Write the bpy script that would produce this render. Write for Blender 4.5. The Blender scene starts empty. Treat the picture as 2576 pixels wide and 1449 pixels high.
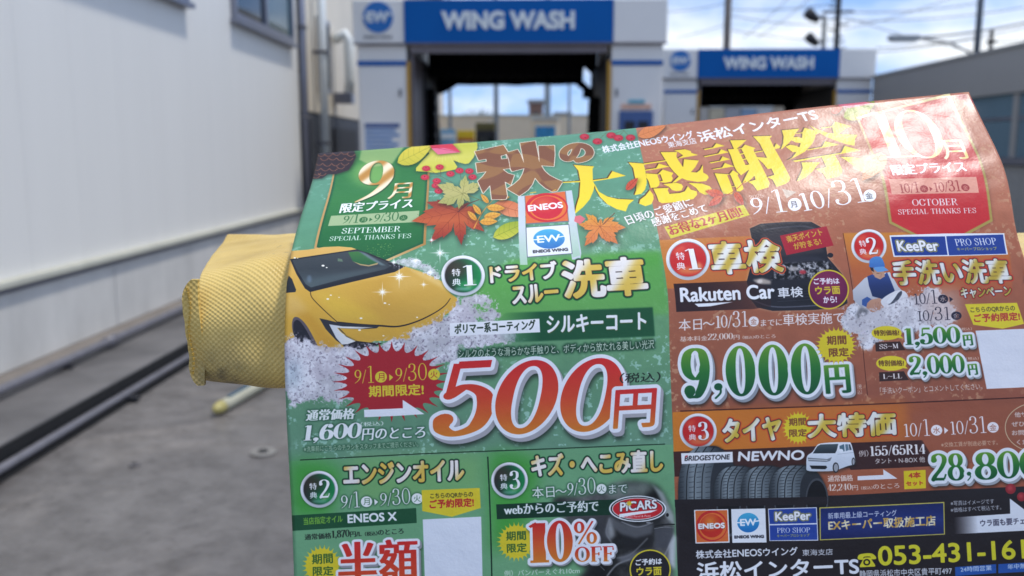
import bpy, bmesh, math, random
import numpy as np
from mathutils import Vector, Matrix

# ------------------------------------------------------------------ camera
SC = bpy.context.scene
COL = SC.collection
R = math.radians
cam_d = bpy.data.cameras.new("camera")
cam = bpy.data.objects.new("camera", cam_d)
COL.objects.link(cam)
CAM_H = 1.25
PITCH, YAW, FPX = R(8.9), R(1.45), 2207.0
cam.location = (0, 0, CAM_H)
cam.rotation_euler = (R(90) - PITCH, 0, YAW)
cam_d.sensor_width = 36.0
cam_d.lens = 36.0 * FPX / 2576
cam_d.clip_start = 0.02
cam_d.clip_end = 2000
cam_d.dof.use_dof = True
cam_d.dof.focus_distance = 0.415
cam_d.dof.aperture_fstop = 10.5
SC.camera = cam
CM = Matrix.Translation(cam.location) @ cam.rotation_euler.to_matrix().to_4x4()

# ------------------------------------------------------------------ sky and sun
SUN_EL, SUN_AZ = R(70.5), R(95)          # azimuth from +Y towards +X
world = bpy.data.worlds.new("World")
SC.world = world
world.use_nodes = True
wn, wl = world.node_tree.nodes, world.node_tree.links
for n_ in list(wn):
    wn.remove(n_)
w_out = wn.new("ShaderNodeOutputWorld")
w_bg = wn.new("ShaderNodeBackground")
w_bg.inputs["Strength"].default_value = 0.14
sky = wn.new("ShaderNodeTexSky")
sky.sky_type = 'NISHITA'
sky.sun_disc = False
sky.sun_elevation = SUN_EL
sky.sun_rotation = SUN_AZ
sky.altitude = 1500
sky.air_density = 1.0
sky.dust_density = 0.5
sky.ozone_density = 2.2
w_tc = wn.new("ShaderNodeTexCoord")
w_map = wn.new("ShaderNodeMapping")
w_map.inputs["Scale"].default_value = (1.0, 1.0, 2.6)
w_map.inputs["Location"].default_value = (0.3, 0.1, 0.0)
w_no = wn.new("ShaderNodeTexNoise")
w_no.inputs["Scale"].default_value = 3.4
w_no.inputs["Detail"].default_value = 7.0
w_no.inputs["Roughness"].default_value = 0.58
w_rmp = wn.new("ShaderNodeValToRGB")
w_rmp.color_ramp.elements[0].position = 0.455
w_rmp.color_ramp.elements[1].position = 0.66
w_mix = wn.new("ShaderNodeMix")
w_mix.data_type = 'RGBA'
w_mix.inputs["B"].default_value = (4.6, 4.8, 5.05, 1)
wl.new(w_tc.outputs["Generated"], w_map.inputs["Vector"])
wl.new(w_map.outputs["Vector"], w_no.inputs["Vector"])
w_up = wn.new("ShaderNodeVectorMath")
w_up.operation = 'ADD'
w_up.inputs[1].default_value = (0, 0, 0.22)
w_nrm = wn.new("ShaderNodeVectorMath")
w_nrm.operation = 'NORMALIZE'
wl.new(w_tc.outputs["Generated"], w_up.inputs[0])
wl.new(w_up.outputs["Vector"], w_nrm.inputs[0])
wl.new(w_nrm.outputs["Vector"], sky.inputs["Vector"])
wl.new(w_no.outputs["Fac"], w_rmp.inputs["Fac"])
wl.new(w_rmp.outputs["Color"], w_mix.inputs["Factor"])
wl.new(sky.outputs["Color"], w_mix.inputs["A"])
wl.new(w_mix.outputs["Result"], w_bg.inputs["Color"])
wl.new(w_bg.outputs["Background"], w_out.inputs["Surface"])

sun_d = bpy.data.lights.new("sun", 'SUN')
sun_d.energy = 1.55
sun_d.angle = R(5)
sun_d.color = (1.0, 0.96, 0.9)
sun = bpy.data.objects.new("sun", sun_d)
COL.objects.link(sun)
sdir = Vector((math.sin(SUN_AZ) * math.cos(SUN_EL), math.cos(SUN_AZ) * math.cos(SUN_EL), math.sin(SUN_EL)))
sun.rotation_euler = sdir.to_track_quat('Z', 'Y').to_euler()
sun.location = (0, 0, 30)

SC.view_settings.view_transform = 'Standard'
SC.view_settings.look = 'None'
SC.view_settings.exposure = 0.80
SC.view_settings.gamma = 1.0
SC.view_settings.use_curve_mapping = False
SC.render.engine = 'CYCLES'

# ------------------------------------------------------------------ the flyer's paper: shape of the bent sheet
# rows of the sheet from its top edge down; per row the view direction (in pixels of a 2576 px wide picture)
# and the distance of five points across; from them real 3D points are built
def nspline(xk, Y, x):
    xk = np.asarray(xk, float); Y = np.asarray(Y, float)
    n = len(xk); hh = np.diff(xk)
    A = np.zeros((n, n)); B = np.zeros((n,) + Y.shape[1:])
    A[0, 0] = A[-1, -1] = 1
    for i in range(1, n - 1):
        A[i, i - 1] = hh[i - 1]; A[i, i] = 2 * (hh[i - 1] + hh[i]); A[i, i + 1] = hh[i]
        B[i] = 6 * ((Y[i + 1] - Y[i]) / hh[i] - (Y[i] - Y[i - 1]) / hh[i - 1])
    M = np.linalg.solve(A, B.reshape(n, -1)).reshape(B.shape)
    x = np.asarray(x, float)
    j = np.clip(np.searchsorted(xk, x, side='right') - 1, 0, n - 2)
    sh = (len(x),) + (1,) * (Y.ndim - 1)
    h1 = hh[j].reshape(sh); a = ((xk[j + 1] - x)).reshape(sh); b = ((x - xk[j])).reshape(sh)
    return (M[j] * a ** 3 + M[j + 1] * b ** 3) / (6 * h1) + (Y[j] / h1 - M[j] * h1 / 6) * a + (Y[j + 1] / h1 - M[j + 1] * h1 / 6) * b

SH_T = [322, 390, 470, 604, 730, 845, 1035, 1256, 1449, 1600]
SH_Y = [  # y at u = 0, 1/4, 1/2, 3/4, 1
    [386, 357, 322, 273, 231], [449, 423, 390, 347, 316], [519, 498, 470, 436, 418], [644, 627, 604, 587, 577],
    [768, 751, 730, 710, 697], [884, 866, 845, 824, 808], [1078, 1055, 1035, 1016, 996], [1301, 1276, 1256, 1240, 1220],
    [1495, 1469, 1449, 1432, 1410], [1648, 1620, 1600, 1582, 1558]]
SH_X = [[800, 1599, 2437], [787, 1614, 2477], [765, 1632, 2524], [731, 1658, 2556], [718, 1678.5, 2590],
        [716, 1683, 2604], [722, 1690, 2628], [734, 1698, 2648], [741, 1705, 2660], [746, 1711, 2670]]
SH_SL = [.826, .856, .897, .957, .988, .996, 1.0, 1.0, 1.0, 1.0]
SH_SR = [.855, .880, .912, .945, .957, .962, .968, .970, .970, .970]
Z0 = 0.400
UW = 1934.0
nodes = np.zeros((len(SH_T), 5, 3))
for r_ in range(len(SH_T)):
    x0, x1, x2 = SH_X[r_]
    xs = [x0, (x0 + x1) / 2 + 1, x1, (x1 + x2) / 2 + 1, x2]
    sl, sr = SH_SL[r_], SH_SR[r_]
    ss = [sl, sl * .94 + sr * .06, (sl + sr) / 2, sl * .12 + sr * .88, sr]
    for c_ in range(5):
        nodes[r_, c_] = (xs[c_], SH_Y[r_][c_], Z0 / ss[c_])
NV_, NU_ = 330, 390
tt = np.linspace(SH_T[0], SH_T[-1], 1200)
col = nspline(SH_T, nodes, tt)                        # (1200, 5, 3)
uk = np.array([0, .25, .5, .75, 1]) * UW
mid = col[:, 2]
m3 = np.stack([(mid[:, 0] - 1288) / FPX * mid[:, 2], (724.5 - mid[:, 1]) / FPX * mid[:, 2], mid[:, 2]], 1)
arc = np.concatenate([[0], np.cumsum(np.linalg.norm(np.diff(m3, axis=0), axis=1))]) / (Z0 / FPX)
VH = float(arc[-1])
vg = np.linspace(0, VH, NV_)
tv = np.interp(vg, arc, tt)
ug = np.linspace(0, UW, NU_)
rows = nspline(SH_T, nodes, tv)                       # (NV, 5, 3)
GP = np.swapaxes(nspline(uk, np.swapaxes(rows, 0, 1), ug), 0, 1)   # (NV, NU, 3): px, py, depth
DU, DV = ug[1] - ug[0], vg[1] - vg[0]

def fwd(F):
    """sheet (u, v) -> picture direction (px, py), bilinear"""
    a = F[:, 0] / DU; b = F[:, 1] / DV
    i = np.clip(np.floor(a).astype(int), 0, NU_ - 2); j = np.clip(np.floor(b).astype(int), 0, NV_ - 2)
    fa = (a - i)[:, None]; fb = (b - j)[:, None]
    p00 = GP[j, i, :2]; p10 = GP[j, i + 1, :2]; p01 = GP[j + 1, i, :2]; p11 = GP[j + 1, i + 1, :2]
    P = (p00 * (1 - fa) + p10 * fa) * (1 - fb) + (p01 * (1 - fa) + p11 * fa) * fb
    Ju = ((p10 - p00) * (1 - fb) + (p11 - p01) * fb) / DU
    Jv = ((p01 - p00) * (1 - fa) + (p11 - p10) * fa) / DV
    return P, Ju, Jv

def q(pts):
    """where on the sheet (u, v) the measured points of the print lie"""
    pts = np.atleast_2d(np.asarray(pts, float))
    F = np.stack([(pts[:, 0] - 725), (pts[:, 1] - 150) * 1.1], 1)
    for _ in range(14):
        P, Ju, Jv = fwd(F)
        d = pts - P
        det = Ju[:, 0] * Jv[:, 1] - Ju[:, 1] * Jv[:, 0]
        du = (d[:, 0] * Jv[:, 1] - d[:, 1] * Jv[:, 0]) / det
        dv = (Ju[:, 0] * d[:, 1] - Ju[:, 1] * d[:, 0]) / det
        F = F + np.stack([np.clip(du, -300, 300), np.clip(dv, -300, 300)], 1)
    return F

# ------------------------------------------------------------------ painter for the flyer's flat print
K = 1.3
TH, TW = int(VH * K), int(UW * K)
T = np.zeros((TH, TW, 3), np.float32)

def rgb(c):
    return np.asarray(c, np.float32) / 255.0

def edges_cov(cs, pad=0):
    """coverage of closed contours given in texture pixels; returns (x0, y0, mask)"""
    allp = np.concatenate(cs)
    x0 = int(math.floor(allp[:, 0].min())) - pad - 2; x1 = int(math.ceil(allp[:, 0].max())) + pad + 3
    y0 = int(math.floor(allp[:, 1].min())) - pad - 2; y1 = int(math.ceil(allp[:, 1].max())) + pad + 3
    x0 = max(x0, -400); y0 = max(y0, -400); x1 = min(x1, TW + 400); y1 = min(y1, TH + 400)
    W, H = max(2, x1 - x0), max(2, y1 - y0)
    SS = 4
    a = np.concatenate(cs); b = np.concatenate([np.roll(c, -1, 0) for c in cs])
    ya = (a[:, 1] - y0) * SS; yb = (b[:, 1] - y0) * SS
    xa = a[:, 0] - x0; xb = b[:, 0] - x0
    sgn = np.where(yb > ya, 1.0, -1.0)
    lo = np.minimum(ya, yb); hi = np.maximum(ya, yb)
    r0 = np.ceil(lo - .5).astype(int); r1 = np.ceil(hi - .5).astype(int)
    r0 = np.clip(r0, 0, H * SS); r1 = np.clip(r1, 0, H * SS)
    cnt = np.maximum(r1 - r0, 0)
    tot = int(cnt.sum())
    if tot == 0:
        return x0, y0, np.zeros((H, W), np.float32)
    e = np.repeat(np.arange(len(cnt)), cnt)
    off = np.arange(tot) - np.repeat(np.cumsum(cnt) - cnt, cnt)
    row = r0[e] + off
    f = (row + .5 - ya[e]) / (yb[e] - ya[e])
    x = np.clip(xa[e] + f * (xb[e] - xa[e]), 0, W - 1.001)
    ix = np.floor(x).astype(int); fx = x - ix
    w = sgn[e]
    acc = np.bincount(row * (W + 1) + ix, w * (1 - fx), H * SS * (W + 1)) + np.bincount(row * (W + 1) + ix + 1, w * fx, H * SS * (W + 1))
    acc = np.cumsum(acc.reshape(H * SS, W + 1), 1)[:, :W]
    return x0, y0, np.clip(np.abs(acc), 0, 1).reshape(H, SS, W).mean(1).astype(np.float32)

def grow(m, rx, ry=None):
    """disc dilation of a mask (needs padding already there)"""
    ry = rx if ry is None else ry
    out = m.copy()
    H, W = m.shape
    def hmax(a, r):
        k = int(math.floor(r)); fr = r - k
        o = a.copy()
        for s in range(1, k + 1):
            np.maximum(o[:, s:], a[:, :-s], out=o[:, s:]); np.maximum(o[:, :-s], a[:, s:], out=o[:, :-s])
        if fr > .05 and k + 1 < W:
            s = k + 1
            np.maximum(o[:, s:], a[:, :-s] * fr, out=o[:, s:]); np.maximum(o[:, :-s], a[:, s:] * fr, out=o[:, :-s])
        return o
    n = int(math.ceil(ry))
    for dy in range(0, n + 1):
        if dy > ry + .999:
            break
        wgt = 1.0 if dy <= ry else (1 - (dy - ry))
        w = rx * math.sqrt(max(0, 1 - min(1, dy / max(ry, .01)) ** 2)) if dy <= ry else 0
        hm = hmax(m, w) * wgt
        if dy == 0:
            np.maximum(out, hm, out=out)
        elif dy < H:
            np.maximum(out[dy:], hm[:-dy], out=out[dy:]); np.maximum(out[:-dy], hm[dy:], out=out[:-dy])
    return out

def blur(m, r):
    r = max(1, int(round(r)))
    for _ in range(2):
        for ax in (0, 1):
            p = np.pad(m, [(r + 1, r) if a == ax else (0, 0) for a in range(2)], mode='constant')
            c = np.cumsum(p, axis=ax)
            n = m.shape[ax]
            m = (np.take(c, np.arange(2 * r + 1, 2 * r + 1 + n), ax) - np.take(c, np.arange(0, n), ax)) / (2 * r + 1)
    return m.astype(np.float32)

CLIP = [0, 99999]
def paint(win, colr, alpha=1.0):
    x0, y0, m = win
    H, W = m.shape
    X0, Y0, X1, Y1 = max(CLIP[0], x0), max(0, y0), min(TW, CLIP[1], x0 + W), min(TH, y0 + H)
    if X1 <= X0 or Y1 <= Y0:
        return
    mm = (m[Y0 - y0:Y1 - y0, X0 - x0:X1 - x0] * alpha)[..., None]
    if callable(colr):
        yy, xx = np.mgrid[Y0:Y1, X0:X1].astype(np.float32)
        ys = np.nonzero(m.max(1) > .3)[0]; xs = np.nonzero(m.max(0) > .3)[0]
        bb = (x0 + (xs[0] if len(xs) else 0), y0 + (ys[0] if len(ys) else 0), x0 + (xs[-1] if len(xs) else W) + 1, y0 + (ys[-1] if len(ys) else H) + 1)
        c = colr(xx, yy, bb)
    else:
        c = rgb(colr)
    T[Y0:Y1, X0:X1] = T[Y0:Y1, X0:X1] * (1 - mm) + c * mm

def vgrad(*cs):
    cs = [rgb(c) for c in cs]
    def f(X, Y, bb):
        t = np.clip((Y - bb[1]) / max(1, bb[3] - bb[1]), 0, 1) * (len(cs) - 1)
        return np.stack([np.interp(t, range(len(cs)), [c[k] for c in cs]) for k in range(3)], -1)
    return f

def hgrad(*cs):
    cs = [rgb(c) for c in cs]
    def f(X, Y, bb):
        t = np.clip((X - bb[0]) / max(1, bb[2] - bb[0]), 0, 1) * (len(cs) - 1)
        return np.stack([np.interp(t, range(len(cs)), [c[k] for c in cs]) for k in range(3)], -1)
    return f

def gold(a=(226, 190, 78), b=(240, 234, 228), per=95.0, ph=0.0):
    a, b = rgb(a), rgb(b)
    def f(X, Y, bb):
        s = (.5 + .5 * np.sin(((X - bb[0]) * .8 + (Y - bb[1]) * .6) / (per * K) * 6.283 + ph - 1.2))[..., None]
        s = s * s * (3 - 2 * s)
        return a * (1 - s) + b * s
    return f

def radial(c0, c1, cx=.5, cy=.5, r=.6):
    c0, c1 = rgb(c0), rgb(c1)
    def f(X, Y, bb):
        w = bb[2] - bb[0]; h_ = bb[3] - bb[1]
        t = np.clip(np.hypot((X - bb[0]) / w - cx, (Y - bb[1]) / h_ - cy) / r, 0, 1)[..., None]
        return c0 * (1 - t) + c1 * t
    return f

_rng = np.random.default_rng(5)
def noise(h, w, scale, octs=4, seed=0, ax=1.0):
    rg = np.random.default_rng(seed + 11)
    out = np.zeros((h, w), np.float32); amp = 1.0; tot = 0
    for o in range(octs):
        s = max(1.5, scale / 2 ** o)
        gh, gw = int(h / s) + 3, int(w / (s * ax)) + 3
        g = rg.random((gh, gw)).astype(np.float32)
        y = np.arange(h) / s; x = np.arange(w) / (s * ax)
        yi = y.astype(int); xi = x.astype(int)
        fy = (y - yi)[:, None].astype(np.float32); fx = (x - xi)[None].astype(np.float32)
        fy = fy * fy * (3 - 2 * fy); fx = fx * fx * (3 - 2 * fx)
        g0 = g[yi][:, xi]; g1 = g[yi][:, xi + 1]; g2 = g[yi + 1][:, xi]; g3 = g[yi + 1][:, xi + 1]
        out += amp * ((g0 * (1 - fx) + g1 * fx) * (1 - fy) + (g2 * (1 - fx) + g3 * fx) * fy)
        tot += amp; amp *= .55
    return out / tot

# --- measured regions of the print: (origin x, origin y, enlargement)
REG = dict(a=(1130, 560, 2.415), b=(1700, 500, 2.415), c=(2450, 360, 2.415), d=(3300, 350, 2.4145),
           e=(1130, 950, 2.8975), f=(1700, 950, 2.576), g=(2600, 850, 2.8975), h=(3296, 850, 2.8975),
           i=(1130, 1380, 2.8975), j=(1700, 1350, 2.576), k=(2600, 1300, 2.8975), l=(3296, 1250, 2.8975),
           m=(1130, 1804, 2.8975), n=(1900, 1804, 2.8975), o=(2600, 1700, 2.3988), p=(3296, 1700, 2.3988), w=(0, 0, 1.0 / 1.59006))
cur = REG['w']
def use(r):
    global cur
    cur = REG[r]
def P(pts):
    pts = np.atleast_2d(np.asarray(pts, float))
    return np.stack([(cur[0] + pts[:, 0] / cur[2]) / 1.59006, (cur[1] + pts[:, 1] / cur[2]) / 1.59006], 1)
def L(d):
    return d / cur[2] / 1.59006 * K
def F(pts):
    return q(P(pts)) * K

def smooth(pts, n=6, closed=True):
    """Catmull-Rom through points"""
    p = np.asarray(pts, float)
    m = len(p); out = []
    rng = range(m) if closed else range(m - 1)
    for i in rng:
        if closed:
            a, b, c, d = p[i - 1], p[i], p[(i + 1) % m], p[(i + 2) % m]
        else:
            a, b, c, d = p[max(i - 1, 0)], p[i], p[i + 1], p[min(i + 2, m - 1)]
        for k in range(n):
            t = k / n
            out.append(.5 * ((2 * b) + (c - a) * t + (2 * a - 5 * b + 4 * c - d) * t * t + (3 * b - a - 3 * c + d) * t ** 3))
    if not closed:
        out.append(p[-1])
    return np.array(out)

def poly(pts, colr, alpha=1.0, sm=False, soft=0, outline=None, shadow=None, pad=0):
    p = smooth(pts) if sm else np.asarray(pts, float)
    f = F(p)
    pd = int(max(pad, soft * 3, (outline[0] * 1.5 if outline else 0), (shadow[2] * 3 + 8 if shadow else 0))) + 2
    x0, y0, m = edges_cov([f], pd)
    if shadow:
        sx, sy, sb, sa = shadow[:4]
        paint((x0 + int(sx), y0 + int(sy), blur(grow(m, 2), sb)), shadow[4] if len(shadow) > 4 else (20, 25, 20), sa)
    if outline:
        paint((x0, y0, grow(m, outline[0] * K)), outline[1])
    if soft:
        m = blur(m, soft)
    paint((x0, y0, m), colr, alpha)
    return x0, y0, m

def circ_pts(n=48):
    a = np.linspace(0, 2 * math.pi, n, endpoint=False)
    return np.stack([np.cos(a), np.sin(a)], 1)

def ell(cx, cy, rx, ry, colr, alpha=1.0, soft=0, rot=0, **kw):
    """ellipse given as it shows in the measured region"""
    c = circ_pts() * (rx, ry)
    ca, sa = math.cos(R(rot)), math.sin(R(rot))
    c = np.stack([c[:, 0] * ca - c[:, 1] * sa, c[:, 0] * sa + c[:, 1] * ca], 1) + (cx, cy)
    return poly(c, colr, alpha, soft=soft, **kw)

def stroke_polys(path, ws):
    """equally wound pieces whose union is a smooth ribbon; path (n,2), half widths ws"""
    path = np.asarray(path, float)
    n = len(path)
    ws = np.maximum(np.broadcast_to(ws, (n,)), .001)
    closed = n > 6 and np.linalg.norm(path[0] - path[-1]) < 1e-3 * np.ptp(path, axis=0).max()
    d = np.gradient(path, axis=0)
    if closed:
        d[0] = d[-1] = path[1] - path[-2]
    l = np.maximum(np.linalg.norm(d, axis=1), 1e-9)[:, None]
    nn = np.stack([-d[:, 1], d[:, 0]], 1) / l
    A, B = path - nn * ws[:, None], path + nn * ws[:, None]
    out = [np.array([A[i], A[i + 1], B[i + 1], B[i]]) for i in range(n - 1)]
    if not closed:
        cp = circ_pts(18)
        out += [path[0] + cp * ws[0], path[-1] + cp * ws[-1]]
    return out

def line(pts, w, colr, alpha=1.0, sm=True, w2=None, soft=0, shadow=None):
    p = smooth(pts, 5, False) if sm and len(pts) > 2 else np.asarray(pts, float)
    f = F(p)
    w = L(w) / 2
    ws = np.linspace(w, L(w2) / 2 if w2 is not None else w, len(f))
    win = edges_cov(stroke_polys(f, ws), int(soft * 3) + 2)
    if soft:
        win = (win[0], win[1], blur(win[2], soft))
    paint(win, colr, alpha)

# --- lettering outlines from Blender's own built-in font
_tc = {}
def glyphs(s):
    if s in _tc:
        return _tc[s]
    cu = bpy.data.curves.new('lettering', 'FONT'); cu.body = s
    o = bpy.data.objects.new('lettering', cu); COL.objects.link(o)
    bpy.context.view_layer.update()
    dg = bpy.context.evaluated_depsgraph_get()
    oe = o.evaluated_get(dg)
    c = oe.to_curve(dg)
    out = []
    t = np.linspace(0, 1, 6, endpoint=False)[:, None]
    for sp in c.splines:
        bp = sp.bezier_points
        n = len(bp)
        if n < 2:
            continue
        co = np.array([b.co[:2] for b in bp]); hr = np.array([b.handle_right[:2] for b in bp]); hl = np.array([b.handle_left[:2] for b in bp])
        seg = []
        for k in range(n):
            k2 = (k + 1) % n
            a, b_, c_, d = co[k], hr[k], hl[k2], co[k2]
            if abs(np.cross(b_ - a, d - a)) + abs(np.cross(c_ - a, d - a)) < 1e-5:
                seg.append(a[None])
            else:
                seg.append(a * (1 - t) ** 3 + 3 * b_ * t * (1 - t) ** 2 + 3 * c_ * t * t * (1 - t) + d * t ** 3)
        out.append(np.concatenate(seg))
    oe.to_curve_clear()
    bpy.data.objects.remove(o); bpy.data.curves.remove(cu)
    _tc[s] = out
    return out

# --- roman numerals-and-capitals alphabet with thick and thin strokes, drawn here as pen paths
def _e(cx, cy, rx, ry, a0=0, a1=360, n=72):
    a = np.radians(np.linspace(a0, a1, n))
    return np.stack([cx + rx * np.cos(a), cy + ry * np.sin(a)], 1)
def _s(*p):
    return smooth(p, 14, False)
def _l(*p):
    return np.array(p, float)
# each glyph: advance, list of (path, mode): 'c' contrast by direction, 't' thin, 'k' thick, 'b' ball
GL = {
 '0': (.56, [(_e(.28, .5, .2, .47), 'o')]),
 '1': (.44, [(_l((.24, .95), (.24, .03)), 'k'), (_l((.08, .86), (.2, .95)), 't'), (_l((.08, .02), (.40, .02)), 't')]),
 '2': (.54, [(_s((.09, .74), (.12, .9), (.27, .97), (.42, .88), (.44, .7), (.32, .44), (.14, .2), (.06, .05)), 'c'), (_l((.07, .06), (.42, .06)), 'm'), (_l((.42, .06), (.48, .24)), 't'), (_l((.11, .76), (.11, .77)), 'b')]),
 '3': (.54, [(_s((.1, .78), (.14, .92), (.26, .97), (.39, .88), (.39, .66), (.3, .54), (.2, .52)), 'c'), (_s((.2, .52), (.36, .5), (.45, .3), (.4, .1), (.24, .02), (.1, .08), (.07, .2)), 'c'), (_l((.12, .8), (.12, .81)), 'b'), (_l((.09, .2), (.09, .21)), 'b')]),
 '4': (.56, [(_l((.34, .96), (.04, .28)), 't'), (_l((.04, .27), (.52, .27)), 't'), (_l((.36, .96), (.36, .02)), 'k'), (_l((.24, .02), (.48, .02)), 't')]),
 '5': (.54, [(_l((.13, .91), (.42, .91)), 'm'), (_l((.12, .93), (.1, .52)), 't'), (_s((.1, .52), (.24, .62), (.4, .52), (.44, .3), (.38, .1), (.22, .02), (.1, .08), (.07, .2)), 'c'), (_l((.09, .2), (.09, .21)), 'b')]),
 '6': (.56, [(_s((.42, .84), (.36, .95), (.24, .92), (.12, .68), (.08, .36), (.14, .1), (.28, .02), (.42, .1), (.47, .3), (.42, .5), (.28, .6), (.14, .5), (.09, .36)), 'c'), (_l((.40, .84), (.4, .85)), 'b')]),
 '7': (.52, [(_l((.07, .92), (.46, .92)), 'm'), (_s((.46, .92), (.3, .5), (.22, .2), (.2, .04)), 'c'), (_l((.06, .92), (.05, .74)), 't')]),
 '8': (.56, [(_e(.28, .74, .16, .22), 'c'), (_e(.28, .27, .2, .25), 'c')]),
 '9': (.56, [(_s((.14, .16), (.2, .05), (.32, .08), (.44, .32), (.48, .64), (.42, .9), (.28, .98), (.14, .9), (.09, .7), (.14, .5), (.28, .4), (.42, .5), (.47, .64)), 'c'), (_l((.16, .16), (.16, .15)), 'b')]),
 'q': (.54, [(_e(.27, .70, .185, .27), 'o'), (_s((.46, .74), (.46, .56), (.38, .34), (.24, .16), (.05, .02)), 'q')]),
 '/': (.34, [(_l((.30, .98), (.04, -.02)), 't')]),
 ',': (.26, [(_l((.13, .06), (.13, .05)), 'B'), (_s((.16, .06), (.16, -.06), (.07, -.16)), 't')]),
 '.': (.22, [(_l((.1, .05), (.1, .04)), 'b')]),
 '~': (.6, [(_s((.06, .42), (.18, .52), (.3, .46), (.42, .4), (.54, .5)), 'm')]),
 '%': (.8, [(_e(.19, .73, .12, .22), 'o'), (_e(.6, .27, .12, .22), 'o'), (_l((.64, .98), (.16, .02)), 't')]),
 ' ': (.3, []),
 'S': (.52, [(_s((.42, .76), (.38, .92), (.25, .97), (.11, .88), (.1, .72), (.22, .56), (.38, .42), (.43, .24), (.36, .07), (.23, .02), (.1, .08), (.06, .26)), 'd')]),
 'E': (.56, [(_l((.15, .95), (.15, .03)), 'k'), (_l((.05, .96), (.47, .96), (.48, .78)), 't'), (_l((.15, .5), (.38, .5)), 't'), (_l((.05, .02), (.48, .02), (.51, .22)), 't'), (_l((.38, .6), (.38, .4)), 't')]),
 'F': (.52, [(_l((.15, .95), (.15, .03)), 'k'), (_l((.05, .96), (.47, .96), (.48, .76)), 't'), (_l((.15, .5), (.38, .5)), 't'), (_l((.05, .02), (.28, .02)), 't'), (_l((.38, .6), (.38, .4)), 't')]),
 'P': (.54, [(_l((.15, .95), (.15, .03)), 'k'), (_s((.05, .96), (.3, .96), (.46, .86), (.47, .66), (.36, .52), (.15, .48)), 'c'), (_l((.05, .02), (.28, .02)), 't')]),
 'B': (.58, [(_l((.15, .95), (.15, .03)), 'k'), (_s((.05, .96), (.3, .96), (.43, .88), (.43, .64), (.33, .53), (.15, .52)), 'c'), (_s((.15, .52), (.36, .5), (.48, .38), (.48, .14), (.34, .02), (.05, .02)), 'c')]),
 'R': (.62, [(_l((.15, .95), (.15, .03)), 'k'), (_s((.05, .96), (.3, .96), (.45, .87), (.45, .65), (.34, .52), (.15, .5)), 'c'), (_l((.05, .02), (.26, .02)), 't'), (_s((.3, .5), (.42, .3), (.52, .04), (.6, .03)), 'm')]),
 'T': (.58, [(_l((.29, .95), (.29, .03)), 'k'), (_l((.04, .78), (.05, .96), (.53, .96), (.54, .78)), 't'), (_l((.18, .02), (.4, .02)), 't')]),
 'M': (.78, [(_l((.14, .96), (.14, .02)), 't'), (_l((.15, .95), (.38, .05)), 'k'), (_l((.38, .05), (.62, .96)), 't'), (_l((.63, .95), (.63, .02)), 'k'), (_l((.04, .02), (.24, .02)), 't'), (_l((.52, .02), (.74, .02)), 't'), (_l((.04, .96), (.18, .96)), 't'), (_l((.6, .96), (.74, .96)), 't')]),
 'C': (.6, [(_s((.52, .7), (.47, .9), (.32, .97), (.14, .85), (.08, .5), (.14, .14), (.32, .02), (.47, .08), (.54, .28)), 'c')]),
 'I': (.32, [(_l((.16, .95), (.16, .03)), 'k'), (_l((.05, .96), (.27, .96)), 't'), (_l((.05, .02), (.27, .02)), 't')]),
 'A': (.62, [(_l((.3, .96), (.08, .02)), 't'), (_l((.3, .96), (.52, .03)), 'k'), (_l((.14, .34), (.42, .34)), 't'), (_l((.01, .02), (.18, .02)), 't'), (_l((.42, .02), (.62, .02)), 't')]),
 'L': (.54, [(_l((.15, .95), (.15, .03)), 'k'), (_l((.05, .96), (.26, .96)), 't'), (_l((.05, .02), (.47, .02), (.5, .26)), 't')]),
 'H': (.68, [(_l((.15, .95), (.15, .03)), 'k'), (_l((.53, .95), (.53, .03)), 'k'), (_l((.15, .5), (.53, .5)), 't'), (_l((.05, .02), (.25, .02)), 't'), (_l((.43, .02), (.63, .02)), 't'), (_l((.05, .96), (.25, .96)), 't'), (_l((.43, .96), (.63, .96)), 't')]),
 'N': (.66, [(_l((.13, .96), (.13, .02)), 't'), (_l((.13, .95), (.53, .04)), 'k'), (_l((.54, .96), (.54, .02)), 't'), (_l((.04, .02), (.22, .02)), 't'), (_l((.45, .96), (.63, .96)), 't')]),
 'K': (.62, [(_l((.15, .95), (.15, .03)), 'k'), (_l((.5, .96), (.16, .42)), 't'), (_l((.26, .55), (.52, .03)), 'k'), (_l((.05, .02), (.25, .02)), 't'), (_l((.42, .02), (.62, .02)), 't'), (_l((.05, .96), (.25, .96)), 't'), (_l((.4, .96), (.58, .96)), 't')]),
 'O': (.66, [(_e(.33, .5, .25, .47), 'o')]),
}
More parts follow.
